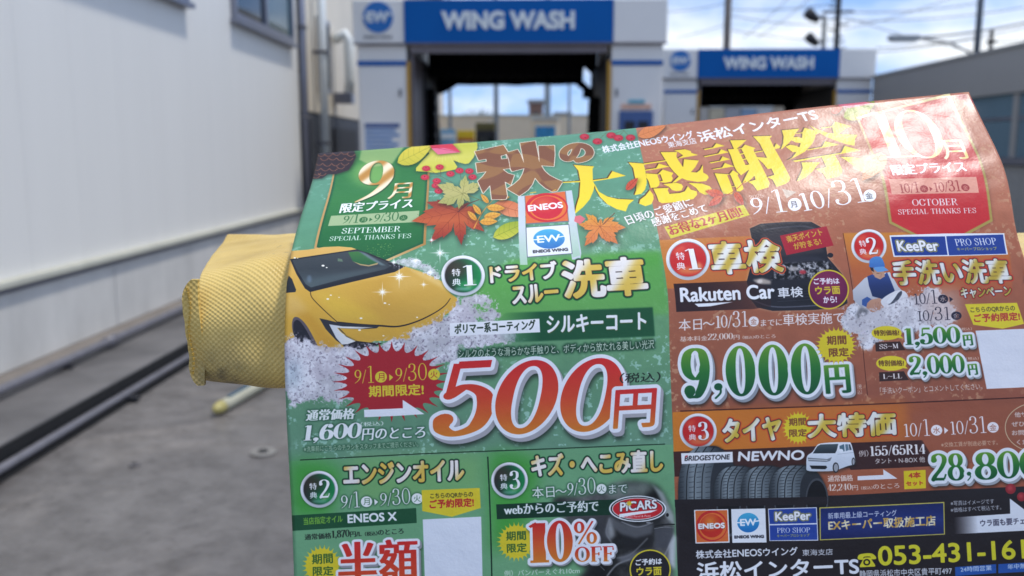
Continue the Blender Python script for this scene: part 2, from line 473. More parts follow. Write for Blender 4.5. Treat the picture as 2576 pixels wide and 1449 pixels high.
def serif(s, thick=.062, thin=.018):
    """pieces in em units plus the advance"""
    x = 0.0; out = []
    for ch in s:
        adv, paths = GL[ch]
        for p, mode in paths:
            if mode == 'o':      # thick-sided ring
                c0 = (p.min(0) + p.max(0)) / 2; rad = (p.max(0) - p.min(0)) / 2
                u_ = circ_pts(72)
                inn = np.sign(u_) * np.abs(u_) ** np.array([.9, .82])
                out.append(u_ * (rad + (thick, thin)) + c0 + (x, 0))
                out.append((inn * np.maximum(rad - (thick, thin * 1.3), .01) + c0 + (x, 0))[::-1]); continue
            if mode == 'b':
                cp = circ_pts(16) * max(thick * 1.15, .05) + p[0]
                out.append(cp + (x, 0)); continue
            if mode == 'B':
                out.append(circ_pts(16) * max(thick * 1.2, .07) + p[0] + (x, 0)); continue
            d = np.gradient(p, axis=0)
            if len(p) > 6 and np.linalg.norm(p[0] - p[-1]) < 1e-6:
                d[0] = d[-1] = p[1] - p[-2]
            l = np.maximum(np.linalg.norm(d, axis=1), 1e-6)
            if mode == 'c':
                ws = thin + (thick - thin) * np.abs(d[:, 1] / l) ** 1.8
            elif mode == 'd':
                ws = thin + (thick - thin) * np.clip(np.abs(d[:, 0] * .5 - d[:, 1] * .8) / l, 0, 1) ** 2
            elif mode == 'q':
                ws = np.interp(np.linspace(0, 1, len(p)), [0, .25, 1], [thick * .95, thick * .9, thin * .7])
            elif mode == 't':
                ws = np.full(len(p), thin)
            elif mode == 'm':
                ws = np.full(len(p), max(thin, thick * .62))
            else:
                ws = np.full(len(p), thick)
            if len(p) == 2 and mode in 'ktm':   # straight stroke: butt ends
                a, b = p; dd = (b - a) / max(np.linalg.norm(b - a), 1e-6); nn = np.array([-dd[1], dd[0]])
                out.append(np.array([a - nn * ws[0], b - nn * ws[0], b + nn * ws[0], a + nn * ws[0]]) + (x, 0))
            else:
                out += [g + (x, 0) for g in stroke_polys(p, ws)]
        x += adv
    return out, x

def layout(items, thick=.062, thin=.018):
    """items: 'n:9/' serif, 'N:1:1.3' serif scaled, 'k:text[:scale]' plain font, 'c:月' disc with a knocked-out letter, '>' arrowhead"""
    pos, neg, x = [], [], 0.0
    for it in items:
        pt = it.split(':')
        sc = float(pt[2]) if len(pt) > 2 else 1.0
        if pt[0] in 'nN':
            g, w = serif(pt[1], thick / max(sc, .6), thin / max(sc, .6))
            pos += [a * sc + (x, 0) for a in g]; x += w * sc
        elif pt[0] == 'k':
            g = glyphs(pt[1]); mx = max(a[:, 0].max() for a in g)
            pos += [a * sc + (x, .0) for a in g]; x += (mx + .04) * sc
        elif pt[0] == 'c':
            r_ = .42 * sc
            pos.append(circ_pts(32) * r_ + (x + r_ + .03, r_ - .02))
            g = glyphs(pt[1]); al = np.concatenate(g); c0 = (al.min(0) + al.max(0)) / 2; s_ = 1.25 * r_ / (al.max(0) - al.min(0)).max()
            neg += [(a - c0) * s_ + (x + r_ + .03, r_ - .02) for a in g]; x += 2 * r_ + .08
        elif pt[0] == '>':
            pos.append(np.array([(x + .05, .08), (x + .33, .33), (x + .05, .58)])); x += .4
        elif pt[0] == '_':
            x += sc * .2
    return pos, neg

def text(s, x0, y0, x1, y1, h, colr, bold=0.0, dx=0.0, outl=(), shadow=None, slant=0.0, extrude=None, fit=True, alpha=1.0,
         thick=.062, thin=.018, inner=None, glow=None):
    """lettering whose ink fills the box standing on the line (x0,y0)-(x1,y1) with height h, all as measured"""
    if isinstance(s, (list, tuple)):
        pos, neg = layout(s, thick, thin)
    else:
        pos, neg = glyphs(s), []
    allp = np.concatenate(pos); mn, mx = allp.min(0), allp.max(0)
    f = q(P([(x0, y0), (x1, y1), ((x0 + x1) / 2, (y0 + y1) / 2), ((x0 + x1) / 2, (y0 + y1) / 2 - h)])) * K
    e = f[1] - f[0]; lu = np.linalg.norm(e); e = e / lu
    n = np.array([e[1], -e[0]])
    hv = abs(np.dot(f[3] - f[2], n))
    bw = (bold + dx) * K; bh = bold * K
    sx = max(2, lu - 2 * bw) / max(1e-6, mx[0] - mn[0]); sy = max(2, hv - 2 * bh) / max(1e-6, mx[1] - mn[1])
    def tr(a):
        X = (a[:, 0] - mn[0]) * sx + bw; Y = (a[:, 1] - mn[1]) * sy + bh
        X = X + Y * slant
        return f[0] + X[:, None] * e + Y[:, None] * n
    mo = max([o[0] for o in outl], default=0) * K + bw
    ex = extrude or (0, 0, 0)
    pad = int(mo + 4 + (shadow[2] * 3 + abs(shadow[0]) + abs(shadow[1]) if shadow else 0) + abs(ex[0]) + abs(ex[1]) + (glow[0] * 3 if glow else 0))
    x_, y_, m = edges_cov([tr(a) for a in pos], pad)
    if bold or dx:
        m = grow(m, bw, max(bh, .01))
    if neg:
        nx, ny, nm = edges_cov([tr(a) for a in neg], 0)
        H, W = m.shape
        a0, b0 = ny - y_, nx - x_
        hh, ww = min(nm.shape[0], H - a0), min(nm.shape[1], W - b0)
        m[a0:a0 + hh, b0:b0 + ww] *= 1 - nm[:hh, :ww]
    big = m
    masks = [(grow(m, o[0] * K), o[1]) for o in outl]
    if masks:
        big = masks[0][0]
    if glow:
        paint((x_, y_, np.clip(blur(grow(big, glow[0]), glow[0]) * 1.3, 0, 1)), glow[1], glow[2])
    if extrude:
        n_ = int(max(abs(ex[0]), abs(ex[1])))
        if shadow:
            paint((x_ + int(shadow[0]), y_ + int(shadow[1]), blur(big, shadow[2])), (15, 18, 15), shadow[3])
        for t_ in range(n_, 0, -1):
            paint((x_ + int(round(ex[0] * t_ / n_)), y_ + int(round(ex[1] * t_ / n_)), big), ex[2])
    elif shadow:
        paint((x_ + int(shadow[0]), y_ + int(shadow[1]), np.clip(blur(big, shadow[2]) * 1.3, 0, 1)), shadow[4] if len(shadow) > 4 else (20, 30, 20), shadow[3])
    for mm, c in masks:
        paint((x_, y_, mm), c)
    if inner:
        paint((x_ + inner[0], y_ + inner[1], m), inner[2])
    paint((x_, y_, m), colr, alpha)
    return x_, y_, m

def shape(reg, polys, holes, fill, outl=None, extrude=None, shadow=None, lines=()):
    """hand-cut lettering: several outlines joined, with holes cut out"""
    use(reg)
    fs = [F(p) for p in polys]; pad = 26
    x0, y0, m = edges_cov(fs, pad)
    m[:] = 0
    for f in fs:
        a, b, k = edges_cov([f], 0)
        dy, dx = b - y0, a - x0
        hh, ww = min(k.shape[0], m.shape[0] - dy), min(k.shape[1], m.shape[1] - dx)
        np.maximum(m[dy:dy + hh, dx:dx + ww], k[:hh, :ww], out=m[dy:dy + hh, dx:dx + ww])
    for h_ in holes:
        a, b, k = edges_cov([F(h_)], 0)
        dy, dx = b - y0, a - x0
        hh, ww = min(k.shape[0], m.shape[0] - dy), min(k.shape[1], m.shape[1] - dx)
        m[dy:dy + hh, dx:dx + ww] *= 1 - k[:hh, :ww]
    if shadow:
        paint((x0 + shadow[0], y0 + shadow[1], blur(m, shadow[2])), (20, 40, 30), shadow[3])
    if extrude:
        n_ = int(max(abs(extrude[0]), abs(extrude[1])))
        for t_ in range(n_, 0, -1):
            paint((x0 + int(round(extrude[0] * t_ / n_)), y0 + int(round(extrude[1] * t_ / n_)), m), extrude[2])
    if outl:
        paint((x0, y0, grow(m, outl[0] * K)), outl[1])
    paint((x0, y0, m), fill)
REG.update(q1=(1880, 540, 5.175), q2=(2500, 560, 2.9263), q3=(2800, 510, 2.9263), q4=(3100, 470, 2.9263))

# ------------------------------------------------------------------ the print on the flyer
DIV = .5 * UW * K
GN = noise(TH, TW, 46, 4, 1)
FN = noise(TH, TW, 9, 3, 2)
yy_, xx_ = np.mgrid[0:TH, 0:TW].astype(np.float32)
def tri(stops):
    ys = [s[0] * K for s in stops]
    return np.stack([np.interp(yy_[:, 0], ys, [s[1][k] / 255 for s in stops]) for k in range(3)], -1)[:, None]
left = tri([(0, (96, 154, 126)), (300, (92, 150, 118)), (520, (94, 152, 112)), (700, (104, 160, 110)), (900, (98, 148, 114)), (1060, (112, 158, 130)), (1300, (104, 152, 116)), (1500, (108, 154, 120))])
right = tri([(0, (184, 116, 90)), (400, (180, 106, 76)), (800, (164, 92, 64)), (1000, (150, 82, 62)), (1500, (150, 84, 62))])
T[:] = np.where((xx_ < DIV)[..., None], left, right)
T *= (.955 + .09 * GN)[..., None]
sp = np.clip((noise(TH, TW, 13, 3, 7) * .7 + .3 * GN - .585) * 16, 0, 1) * np.clip((noise(TH, TW, 90, 2, 9) - .42) * 5, 0, 1)
sp = sp[..., None]
lite = np.where((xx_ < DIV)[..., None], rgb((160, 208, 188)), rgb((196, 140, 104)))
T[:] = T * (1 - sp * .8) + lite * sp * .8
del lite, sp

use('w')
def rect(x0, y0, x1, y1, x2, y2, x3, y3, c, a=1, **k):
    return poly([(x0, y0), (x1, y1), (x2, y2), (x3, y3)], c, a, **k)

# green bands (left half)
CLIP[:] = [0, int(DIV)]
gb = [rgb((62, 150, 52)), rgb((112, 176, 92))]
poly([(1280, 655), (1500, 640), (1660, 632), (1672, 700), (1690, 790), (1270, 806), (1150, 800), (1150, 760)], vgrad((84, 168, 62), (104, 176, 84)), .85, soft=9)
poly([(1500, 640), (1661, 634), (1668, 660), (1560, 680)], (70, 160, 52), .5, soft=12)
# lower left corner panels
poly([(728, 1160), (1224, 1139), (1244, 1720), (735, 1740)], (108, 166, 120), 1)
poly([(728, 1160), (800, 1157), (860, 1180), (830, 1300), (734, 1300)], (58, 160, 50), .85, soft=26)
poly([(1226, 1138), (1694, 1118), (1734, 1720), (1244, 1740)], (110, 168, 120), 1)
poly([(1228, 1139), (1300, 1137), (1360, 1160), (1330, 1310), (1240, 1400), (1232, 1300)], (60, 160, 50), .85, soft=26)
m_ = q([(900, 1230)])[0] * K
poly([(880, 1150), (1210, 1140), (1210, 1240), (900, 1270)], (128, 184, 96), .5, soft=24)
line([(756, 1157), (1069, 1141), (1380, 1129), (1672, 1117)], 2.6, (18, 50, 28))
line([(1227, 1150), (1233, 1290), (1238, 1480)], 3.4, (12, 44, 26))

# brown / orange panels (right half)
CLIP[:] = [int(DIV), 99999]
use('g')
poly([(105, 320), (1160, 272), (2000, 250), (2000, 500), (1500, 600), (1200, 800), (400, 880), (175, 880)], hgrad((212, 128, 44), (206, 122, 50), (184, 100, 60)), .92, soft=1)
poly([(150, 560), (1200, 520), (1300, 900), (190, 900)], (190, 98, 56), .45, soft=40)
use('h')
poly([(220, 238), (1000, 230), (2085, 243), (2150, 480), (2180, 880), (1500, 900), (370, 1170)], vgrad((214, 134, 44), (196, 100, 52), (180, 98, 66)), .92, soft=2)
line([(220, 240), (300, 700), (372, 1175)], 7, (60, 22, 14))
use('w')
poly([(1692, 1037), (2600, 1000), (2660, 1000), (2660, 1130), (1695, 1165)], hgrad((220, 130, 30), (206, 112, 40), (160, 84, 56), (150, 84, 60)), 1)
poly([(1692, 1037), (2280, 1010), (2280, 1110), (1695, 1140)], (212, 118, 36), .6, soft=16)
line([(1712, 1034), (2138, 1019), (2576, 1000), (2660, 996)], 3, (70, 26, 16))
poly([(1694, 1136), (2300, 1112), (2340, 1155), (2100, 1180), (1697, 1200)], (66, 34, 30), 1)
poly([(1696, 1199), (2330, 1172), (2660, 1150), (2660, 1226), (1698, 1256)], vgrad((176, 98, 66), (160, 84, 56)), 1)
poly([(2100, 1115), (2320, 1107), (2360, 1172), (2140, 1182)], (62, 34, 32), 1)
poly([(2290, 1040), (2660, 1010), (2660, 1150), (2360, 1170), (2320, 1108)], (162, 88, 60), .75, soft=6)
# black foot of the right half
x0b, y0b, mb = edges_cov([np.array([(DIV, 0)])] * 0 + [F([(1697, 1257), (2138, 1245), (2335, 1234), (2518, 1226), (2690, 1218), (2690, 1640), (1714, 1640)])], 2)
paint((x0b, y0b, mb), (36, 30, 33))
CLIP[:] = [0, 99999]
# crisp middle edge
dm = np.clip(xx_ - DIV + 1, 0, 1)

# ---- splash of foam and flowers round the yellow car
def splash(reg, pts, seed, soft=22, base=(198, 192, 202), dark=(112, 96, 118), white=(240, 240, 246), dens=.42, amt=1.0, sc=7.0):
    use(reg)
    f = F(smooth(pts))
    x0, y0, m = edges_cov([f], soft * 3)
    m = blur(m, soft)
    H, W = m.shape
    n1 = noise(H, W, sc * 1.6, 4, seed); n2 = noise(H, W, sc * 6, 3, seed + 1); n3 = noise(H, W, sc * .8, 3, seed + 2)
    a = np.clip((m * 1.5 + (n2 - .5) * 2.4 + (n1 - .5) * 1.5 - dens) * 3, 0, 1) * np.clip(m * 4, 0, 1)
    paint((x0, y0, a * amt * .93), base)
    paint((x0, y0, a * np.clip((n2 * .6 + n1 * .4 - .47) * 5, 0, 1) * .8), white)
    paint((x0, y0, a * np.clip((n1 * .6 + n3 * .5 - .60) * 6, 0, 1) * .45), dark)
    paint((x0, y0, a * np.clip((n3 - .64) * 8, 0, 1) * .4), (70, 64, 80))
    # loose petals round the rim
    b = np.clip(m * 3, 0, 1) * (1 - a) * np.clip((n3 - .62) * 14, 0, 1)
    paint((x0, y0, b * .8), (214, 206, 220))

def sparkle(x, y, r, k=1.0):
    ell(x, y, r * .30, r * .26, (255, 255, 250), .55 * k, soft=max(2, L(r * .1)))
    for a in (0, 90, 45, 135):
        rr = r * (1.0 if a % 90 == 0 else .42)
        c, s = math.cos(R(a)), math.sin(R(a))
        p = np.array([(x - c * rr, y - s * rr), (x + s * rr * .02, y - c * rr * .02), (x + c * rr, y + s * rr), (x - s * rr * .02, y + c * rr * .02)])
        w = r * .035
        p = np.array([(x - c * rr, y - s * rr), (x + s * w, y - c * w), (x + c * rr, y + s * rr), (x - s * w, y + c * w)])
        poly(p, (255, 255, 252), .9 * k)
    ell(x, y, r * .09, r * .08, (255, 255, 255), k)

# ---------------- pennant, September
use('a')
poly([(505, 150), (780, 95), (1180, 60), (1440, 52), (1425, 330), (1385, 1010), (1010, 1160), (500, 1150), (305, 1045), (390, 690), (500, 320)], (30, 80, 40), .35, soft=7)
pen = [(520, 110), (1180, 58), (1445, 45), (1420, 330), (1385, 1010), (870, 1240), (305, 1045), (432, 560), (505, 210)]
poly(pen, hgrad((196, 150, 88), (228, 206, 150), (176, 128, 66)))
pen2 = [(535, 110), (1180, 58), (1425, 45), (1400, 330), (1360, 998), (870, 1215), (330, 1035), (452, 560), (520, 210)]
poly(pen2, (20, 92, 56))
pen3 = [(545, 120), (1180, 60), (1412, 50), (1385, 330), (1345, 985), (870, 1190), (345, 1020), (470, 560), (535, 210)]
poly(pen3, vgrad((44, 118, 62), (54, 128, 62), (26, 100, 54)), 1, soft=3)
ell(860, 320, 190, 130, (138, 190, 96), .75, soft=26)
poly([(760, 95), (1180, 60), (1060, 230), (880, 260), (740, 190)], (168, 192, 120), .75, soft=3)
poly([(545, 120), (760, 95), (740, 190), (560, 260)], (110, 150, 84), .35, soft=12)
text(['N:q'], 670, 606, 1030, 590, 395, gold((198, 140, 62), (250, 232, 196), 60), thick=.085, thin=.02, shadow=(3, 4, 4, .55))
text('月', 1010, 572, 1240, 560, 150, gold((198, 140, 62), (250, 236, 200), 30), dx=1.0, bold=.3, shadow=(2, 2, 3, .5))
text('限定プライス', 545, 708, 1255, 655, 95, (246, 248, 244), bold=.5, dx=1.0, slant=.06, shadow=(1, 2, 3, .6, (10, 60, 30)))
poly([(470, 732), (1322, 682), (1312, 792), (440, 830)], (168, 190, 140), .96)
text(['n:q/', 'N:1:1.25', 'c:月:.9', '_:x:.3', '>', '_:x:.3', 'n:q/', 'N:30:1.25', 'c:火:.9'], 582, 808, 1205, 778, 92, (52, 112, 60), thick=.06, thin=.03)
text(['n:SEPTEMBER'], 568, 905, 1138, 884, 54, (238, 246, 240), thick=.052, thin=.026)
text(['n:SPECIAL THANKS FES'], 450, 976, 1240, 946, 44, (226, 242, 230), thick=.05, thin=.026)
use('a')
for k_ in range(60):
    rx_, ry_ = 820 + 250 * _rng.random(), 1000 + 130 * _rng.random()
    ell(rx_, ry_, 3, 3, (170, 200, 100), .7)

# pine cone
poly([(345, 128), (690, 95), (712, 160), (680, 230), (640, 290), (520, 330), (440, 330), (380, 372), (290, 378), (300, 300)], (54, 42, 46), sm=False, shadow=(3, 6, 8, .5))
for k_, (cx, cy) in enumerate([(370, 150), (440, 150), (520, 140), (600, 130), (660, 150), (400, 190), (480, 185), (560, 190), (640, 190), (350, 235), (430, 245), (510, 240), (600, 235), (330, 285), (410, 290), (490, 290), (560, 270), (330, 330), (380, 335), (320, 360)]):
    line([(cx - 36, cy - 14), (cx - 12, cy + 6), (cx + 18, cy + 6), (cx + 40, cy - 12)], 9, (150, 98, 72), .9)
    line([(cx - 20, cy - 4), (cx + 8, cy + 2), (cx + 26, cy - 6)], 4, (60, 44, 46), .8)

def leaf(pts, c, vein, shadow=True, tip=None, nv=5):
    """pts: outline from stem to tip and back; the vein runs from the first point to `tip`"""
    poly(pts, c, sm=False, shadow=(3, 7, 9, .55) if shadow else None)
    p = np.asarray(pts, float); a = p[0]; b = np.asarray(tip, float) if tip is not None else p[len(p) // 2]
    wv = 5
    line([a, (a + b) / 2 + 1, b], wv, vein, .9)
    d = b - a; n = np.array([-d[1], d[0]])
    for k in range(1, nv + 1):
        t = k / (nv + 1.3)
        o = a + d * t
        wd = .30 * math.sin(math.pi * min(.95, t + .1))
        line([o, o + d * .12 + n * wd * .8], wv * .6, vein, .7)
        line([o, o + d * .12 - n * wd * .8], wv * .6, vein, .7)

def lens_leaf(a, b, wid, c, vein, bend=0.0, shadow=True, nv=4, skew=0.0):
    a = np.asarray(a, float); b = np.asarray(b, float); d = b - a; n = np.array([-d[1], d[0]])
    up, dn = [], []
    for k in range(1, 12):
        t = k / 12
        w = wid * math.sin(math.pi * t ** (.8 + skew)) ** .85
        o = a + d * t + n * bend * math.sin(math.pi * t)
        up.append(o + n * w); dn.append(o - n * w)
    leaf([a] + up + [b] + dn[::-1], c, vein, shadow, tip=b, nv=nv)

def ginkgo(pts, c):
    poly(pts, c, shadow=(3, 7, 10, .5))
ginkgo([(1340, 50), (1880, 22), (1884, 75), (1845, 170), (1800, 225), (1765, 232), (1700, 215), (1650, 195), (1690, 260), (1670, 285), (1590, 300), (1480, 318), (1390, 308), (1290, 300), (1290, 270), (1350, 200), (1420, 130)],
       vgrad((196, 196, 62), (214, 208, 90), (208, 204, 60)))
for k_ in range(9):
    line([(1480 + k_ * 22, 120 + 5 * k_ % 20), (1440 + k_ * 34, 170 + (k_ * 37) % 60)], 3, (236, 232, 150), .6)
lens_leaf((1110, 220), (1440, 58), .22, vgrad((226, 206, 66), (198, 190, 56)), (140, 140, 40), nv=5)
poly([(1420, 48), (1640, 36), (1720, 118), (1600, 130), (1500, 140), (1440, 80)], vgrad((214, 52, 70), (228, 70, 96)), sm=False, shadow=(2, 6, 8, .5))
poly([(1440, 80), (1560, 76), (1720, 118), (1600, 130), (1500, 140)], (232, 110, 140), 1)
line([(1430, 62), (1560, 90), (1720, 116)], 5, (180, 30, 60))
for p in [((1388, 275)), (1518, 262), (1375, 360), (1490, 395), (1480, 440), (1508, 492), (1622, 327), (1710, 296), (1805, 300), (1835, 358)]:
    ell(p[0], p[1], 40, 27, (198, 40, 60), shadow=(2, 4, 5, .35)); ell(p[0] - 4, p[1] - 4, 24, 15, (216, 66, 84), .9, soft=2); ell(p[0] - 2, p[1] - 6, 7, 5, (120, 14, 36), .9)
for a_, b_ in [((1420, 290), (1640, 410)), ((1525, 290), (1530, 345)), ((1415, 358), (1535, 352)), ((1715, 320), (1725, 372)), ((1530, 400), (1590, 430))]:
    line([a_, b_], 4, (110, 60, 50))

def maple(cx, cy, lobes, c, vein, rough=.16, wid=.24, shadow=True):
    """lobes: list of (x, y) tips round the centre"""
    pts = []
    n = len(lobes)
    for k in range(n):
        a = np.array(lobes[k], float); b = np.array(lobes[(k + 1) % n], float); ce = np.array((cx, cy), float)
        da = a - ce; pn = np.array([-da[1], da[0]])
        sgn = 1 if np.cross(da, b - ce) > 0 else -1
        prev = np.array(lobes[k - 1], float)
        pts += [ce + da * .45 - pn * wid * .55 * sgn, ce + da * .72 - pn * (wid * .55 - rough * .2) * sgn, ce + da * .68 - pn * wid * .35 * sgn, a,
                ce + da * .68 + pn * wid * .35 * sgn, ce + da * .72 + pn * (wid * .55 - rough * .2) * sgn, ce + da * .45 + pn * wid * .55 * sgn,
                ce + (a + b - 2 * ce) * .17]
    poly(pts, c, shadow=(4, 9, 10, .6) if shadow else None)
    for l in lobes:
        line([(cx, cy), l], 5, vein, .8, w2=1.5)
        a = np.array(l, float); ce = np.array((cx, cy), float); d = a - ce; pn = np.array([-d[1], d[0]])
        for t in (.35, .55, .72):
            o = ce + d * t
            line([o, o + d * .13 + pn * .12], 3, vein, .6); line([o, o + d * .13 - pn * .12], 3, vein, .6)

lens_leaf((2040, 620), (2400, 720), .2, vgrad((214, 112, 66), (226, 140, 96)), (150, 70, 40), nv=4)
lens_leaf((2035, 940), (2360, 790), .2, vgrad((150, 170, 40), (204, 200, 60)), (110, 130, 30), nv=5)
maple(1700, 690, [(1390, 598), (1245, 785), (1425, 990), (1728, 1015), (1952, 885), (1925, 672), (1800, 600)], vgrad((150, 52, 36), (196, 92, 48), (142, 34, 34)), (110, 30, 20), wid=.34)
line([(1700, 690), (1790, 620), (1895, 578)], 12, (110, 44, 44))
maple(1740, 520, [(1490, 430), (1500, 610), (1700, 668), (1815, 600), (1925, 410), (1770, 335), (1640, 440)], vgrad((176, 176, 92), (188, 180, 108), (158, 160, 84)), (110, 110, 50), wid=.42)
line([(1750, 510), (1860, 560), (1935, 588)], 8, (110, 110, 50))
line([(1850, 850), (1930, 700), (2060, 545)], 14, (222, 150, 56), w2=6)
for a_, b_ in [((1990, 610), (1915, 520)), ((2050, 555), (2148, 465)), ((2065, 565), (2195, 550)), ((1915, 720), (1838, 618)), ((1975, 650), (2150, 660)), ((1875, 775), (1786, 685)), ((1945, 745), (2112, 715)), ((1905, 790), (2078, 785))]:
    lens_leaf(a_, b_, .2, vgrad((236, 176, 66), (222, 150, 50)), (170, 100, 30), nv=4)

# ---------------- title
use('b')
ATX = lambda: None
def swirl(X, Y, bb):
    s = np.sin((X + 40 * np.sin(Y / 40)) / 30) + np.sin((Y * 1.3 - 40 * np.sin(X / 48)) / 27)
    k = np.clip(s * 5 + .5, 0, 1)[..., None]
    return rgb((134, 84, 58)) * (1 - k) + rgb((156, 108, 64)) * k
shape('q1', [[(95, 340), (690, 205), (790, 355), (985, 298), (1060, 420), (1120, 585), (1035, 165), (1350, 122), (1440, 560), (1415, 225), (1745, 215), (1755, 400), (1735, 650), (1475, 632), (1540, 740), (1640, 830), (1780, 905), (1920, 965), (1800, 1160), (1700, 1175), (1560, 1100), (1440, 1000), (1345, 885), (1290, 1020), (1200, 1140), (1020, 1265), (760, 1115), (920, 1010), (1030, 910), (1090, 800), (1125, 690), (870, 755), (825, 690), (680, 712), (780, 790), (915, 830), (845, 1035), (720, 965), (770, 1265), (740, 1330), (450, 1335), (415, 1040), (270, 1210), (200, 1045), (160, 950), (260, 860), (340, 755), (148, 785), (120, 580), (345, 548), (335, 495), (180, 525)]],
      [[(638, 432), (745, 400), (775, 490), (645, 500)]], swirl, outl=(2.0, (250, 236, 214)), shadow=(4, 8, 8, .4))
line([(748, 398), (795, 490), (832, 690), (868, 752)], 16, (250, 236, 214), w2=10)
line([(1065, 430), (1110, 560)], 12, (250, 236, 214), w2=4); line([(1418, 480), (1440, 556)], 12, (250, 236, 214), w2=4)
use('b')
text('の', 1295, 372, 1635, 362, 196, swirl, bold=8, outl=[(2.0, (250, 236, 214))], shadow=(3, 6, 6, .35))
YL = vgrad((246, 214, 52), (250, 222, 44))
EXT = dict(extrude=(-4, -4, (92, 54, 28)))
shape('b', [[(1435, 385), (1632, 400), (1618, 424), (1622, 540), (1640, 580), (1625, 640), (1590, 720), (1530, 790), (1445, 862), (1462, 780), (1490, 690), (1500, 545), (1480, 440)], [(1330, 551), (1500, 540), (1500, 552), (1335, 559)],
            [(1622, 532), (1765, 514), (1810, 445), (1940, 490), (1775, 522), (1625, 545)], [(1636, 565), (1680, 645), (1760, 690), (1860, 715), (2020, 722), (1965, 770), (1940, 835), (1850, 812), (1760, 765), (1690, 695), (1648, 620)]], [], YL, **EXT)
shape('q2', [[(40, 262), (215, 275), (235, 345), (250, 440), (255, 500), (235, 580), (190, 630), (110, 645), (130, 590), (135, 520), (115, 430), (95, 330)], [(215, 275), (480, 236), (480, 248), (218, 289)], [(236, 348), (365, 328), (395, 276), (520, 312), (380, 338), (240, 360)],
             [(245, 390), (385, 400), (440, 345), (565, 385), (545, 420), (560, 450), (545, 485), (470, 500), (405, 490), (400, 530), (370, 555), (300, 560), (275, 480), (250, 440)],
             [(415, 142), (610, 140), (600, 190), (625, 240), (680, 318), (690, 225), (865, 240), (820, 320), (770, 375), (840, 380), (880, 350), (910, 290), (915, 380), (965, 410), (980, 440), (950, 480), (850, 490), (720, 470), (630, 430), (570, 370), (520, 310), (470, 230)],
             [(690, 320), (780, 370), (680, 440), (590, 495), (550, 503), (625, 430)], [(575, 122), (700, 108), (770, 130), (775, 150), (858, 175), (615, 217), (680, 180), (620, 140)],
             [(290, 585), (330, 640), (335, 690), (310, 750), (240, 775), (165, 745), (175, 700), (240, 650)], [(330, 568), (510, 560), (500, 590), (520, 630), (640, 620), (700, 600), (735, 540), (770, 580), (840, 600), (845, 640), (800, 690), (620, 725), (430, 740), (395, 720), (370, 650)],
             [(445, 515), (600, 500), (660, 515), (680, 545), (660, 590), (600, 598), (550, 585), (510, 545)], [(740, 500), (900, 510), (990, 540), (1030, 590), (1010, 635), (930, 640), (870, 610), (830, 560)]],
      [[(377, 404), (413, 400), (443, 478), (404, 486)]], YL, **EXT)
shape('q3', [[(42, 252), (150, 234), (190, 185), (290, 215), (60, 264)], [(42, 338), (215, 304), (245, 255), (340, 290), (60, 347)], [(108, 410), (235, 389), (262, 338), (355, 372), (130, 420)], [(142, 487), (260, 467), (290, 415), (400, 455), (160, 494)],
             [(170, 535), (345, 548), (385, 500), (450, 540), (440, 560), (500, 680), (510, 720), (470, 748), (430, 745), (415, 690), (370, 695), (390, 750), (370, 780), (270, 775), (215, 640)],
             [(350, 150), (545, 145), (430, 250), (400, 258), (370, 190)],
             [(325, 255), (430, 250), (490, 240), (525, 200), (650, 240), (625, 262), (680, 375), (730, 470), (815, 650), (800, 700), (670, 740), (620, 670), (560, 635), (650, 612), (637, 565), (575, 625), (490, 665), (520, 600), (575, 492), (480, 560), (430, 510), (400, 455), (360, 330)],
             [(640, 286), (735, 270), (738, 280), (645, 296)], [(866, 240), (890, 188), (962, 235), (880, 252)],
             [(620, 103), (835, 97), (838, 110), (815, 125), (880, 260), (1055, 590), (1040, 630), (1000, 660), (895, 695), (850, 610), (785, 580), (870, 555), (835, 480), (790, 485), (740, 420), (680, 370), (655, 344), (785, 355), (740, 270), (700, 190)]],
      [[(317, 557), (353, 550), (408, 683), (370, 690)], [(443, 254), (483, 250), (510, 300), (468, 306)], [(475, 318), (513, 310), (538, 362), (500, 368)], [(505, 378), (543, 373), (577, 433), (532, 440)]], YL, **EXT)
shape('q4', [[(80, 150), (285, 130), (240, 185), (215, 230), (190, 270), (140, 320), (85, 365), (68, 372), (95, 300), (100, 220)],
             [(240, 182), (320, 175), (345, 120), (480, 155), (470, 230), (440, 300), (350, 400), (250, 455), (135, 508), (200, 470), (250, 405), (205, 405), (120, 340), (180, 318), (250, 330), (285, 350), (315, 250), (320, 184), (242, 190)],
             [(212, 230), (270, 226), (320, 243), (302, 300), (240, 292), (188, 265)],
             [(400, 90), (500, 140), (620, 180), (740, 195), (965, 203), (935, 250), (930, 330), (830, 310), (700, 265), (590, 220), (520, 180), (475, 200), (470, 150)],
             [(538, 117), (665, 104), (700, 48), (893, 103), (830, 125), (740, 194), (690, 190), (670, 112), (550, 130)],
             [(372, 375), (550, 344), (585, 278), (752, 318), (560, 352), (385, 385)], [(203, 507), (775, 413), (815, 332), (1000, 385), (780, 424), (240, 520)],
             [(545, 460), (695, 432), (740, 510), (785, 610), (780, 660), (740, 690), (605, 717), (560, 650), (475, 602), (570, 590), (600, 578)], [(310, 525), (530, 525), (490, 560), (440, 630), (360, 700), (255, 748), (300, 660), (325, 590)],
             [(765, 460), (900, 465), (1035, 490), (1080, 520), (1090, 620), (1040, 635), (980, 620), (900, 550), (830, 500)]], [], YL, **EXT)
use('c')
lens_leaf((130, 965), (245, 850), .22, (206, 78, 50), (150, 40, 30), nv=4)
for a_, b_ in [((1075, 1020), (895, 975)), ((1060, 1030), (925, 1120)), ((1180, 985), (1268, 1118))]:
    lens_leaf(a_, b_, .22, vgrad((222, 92, 46), (204, 60, 48)), (150, 40, 30), nv=4)
line([(1065, 1035), (1180, 970), (1285, 880)], 7, (190, 50, 40))
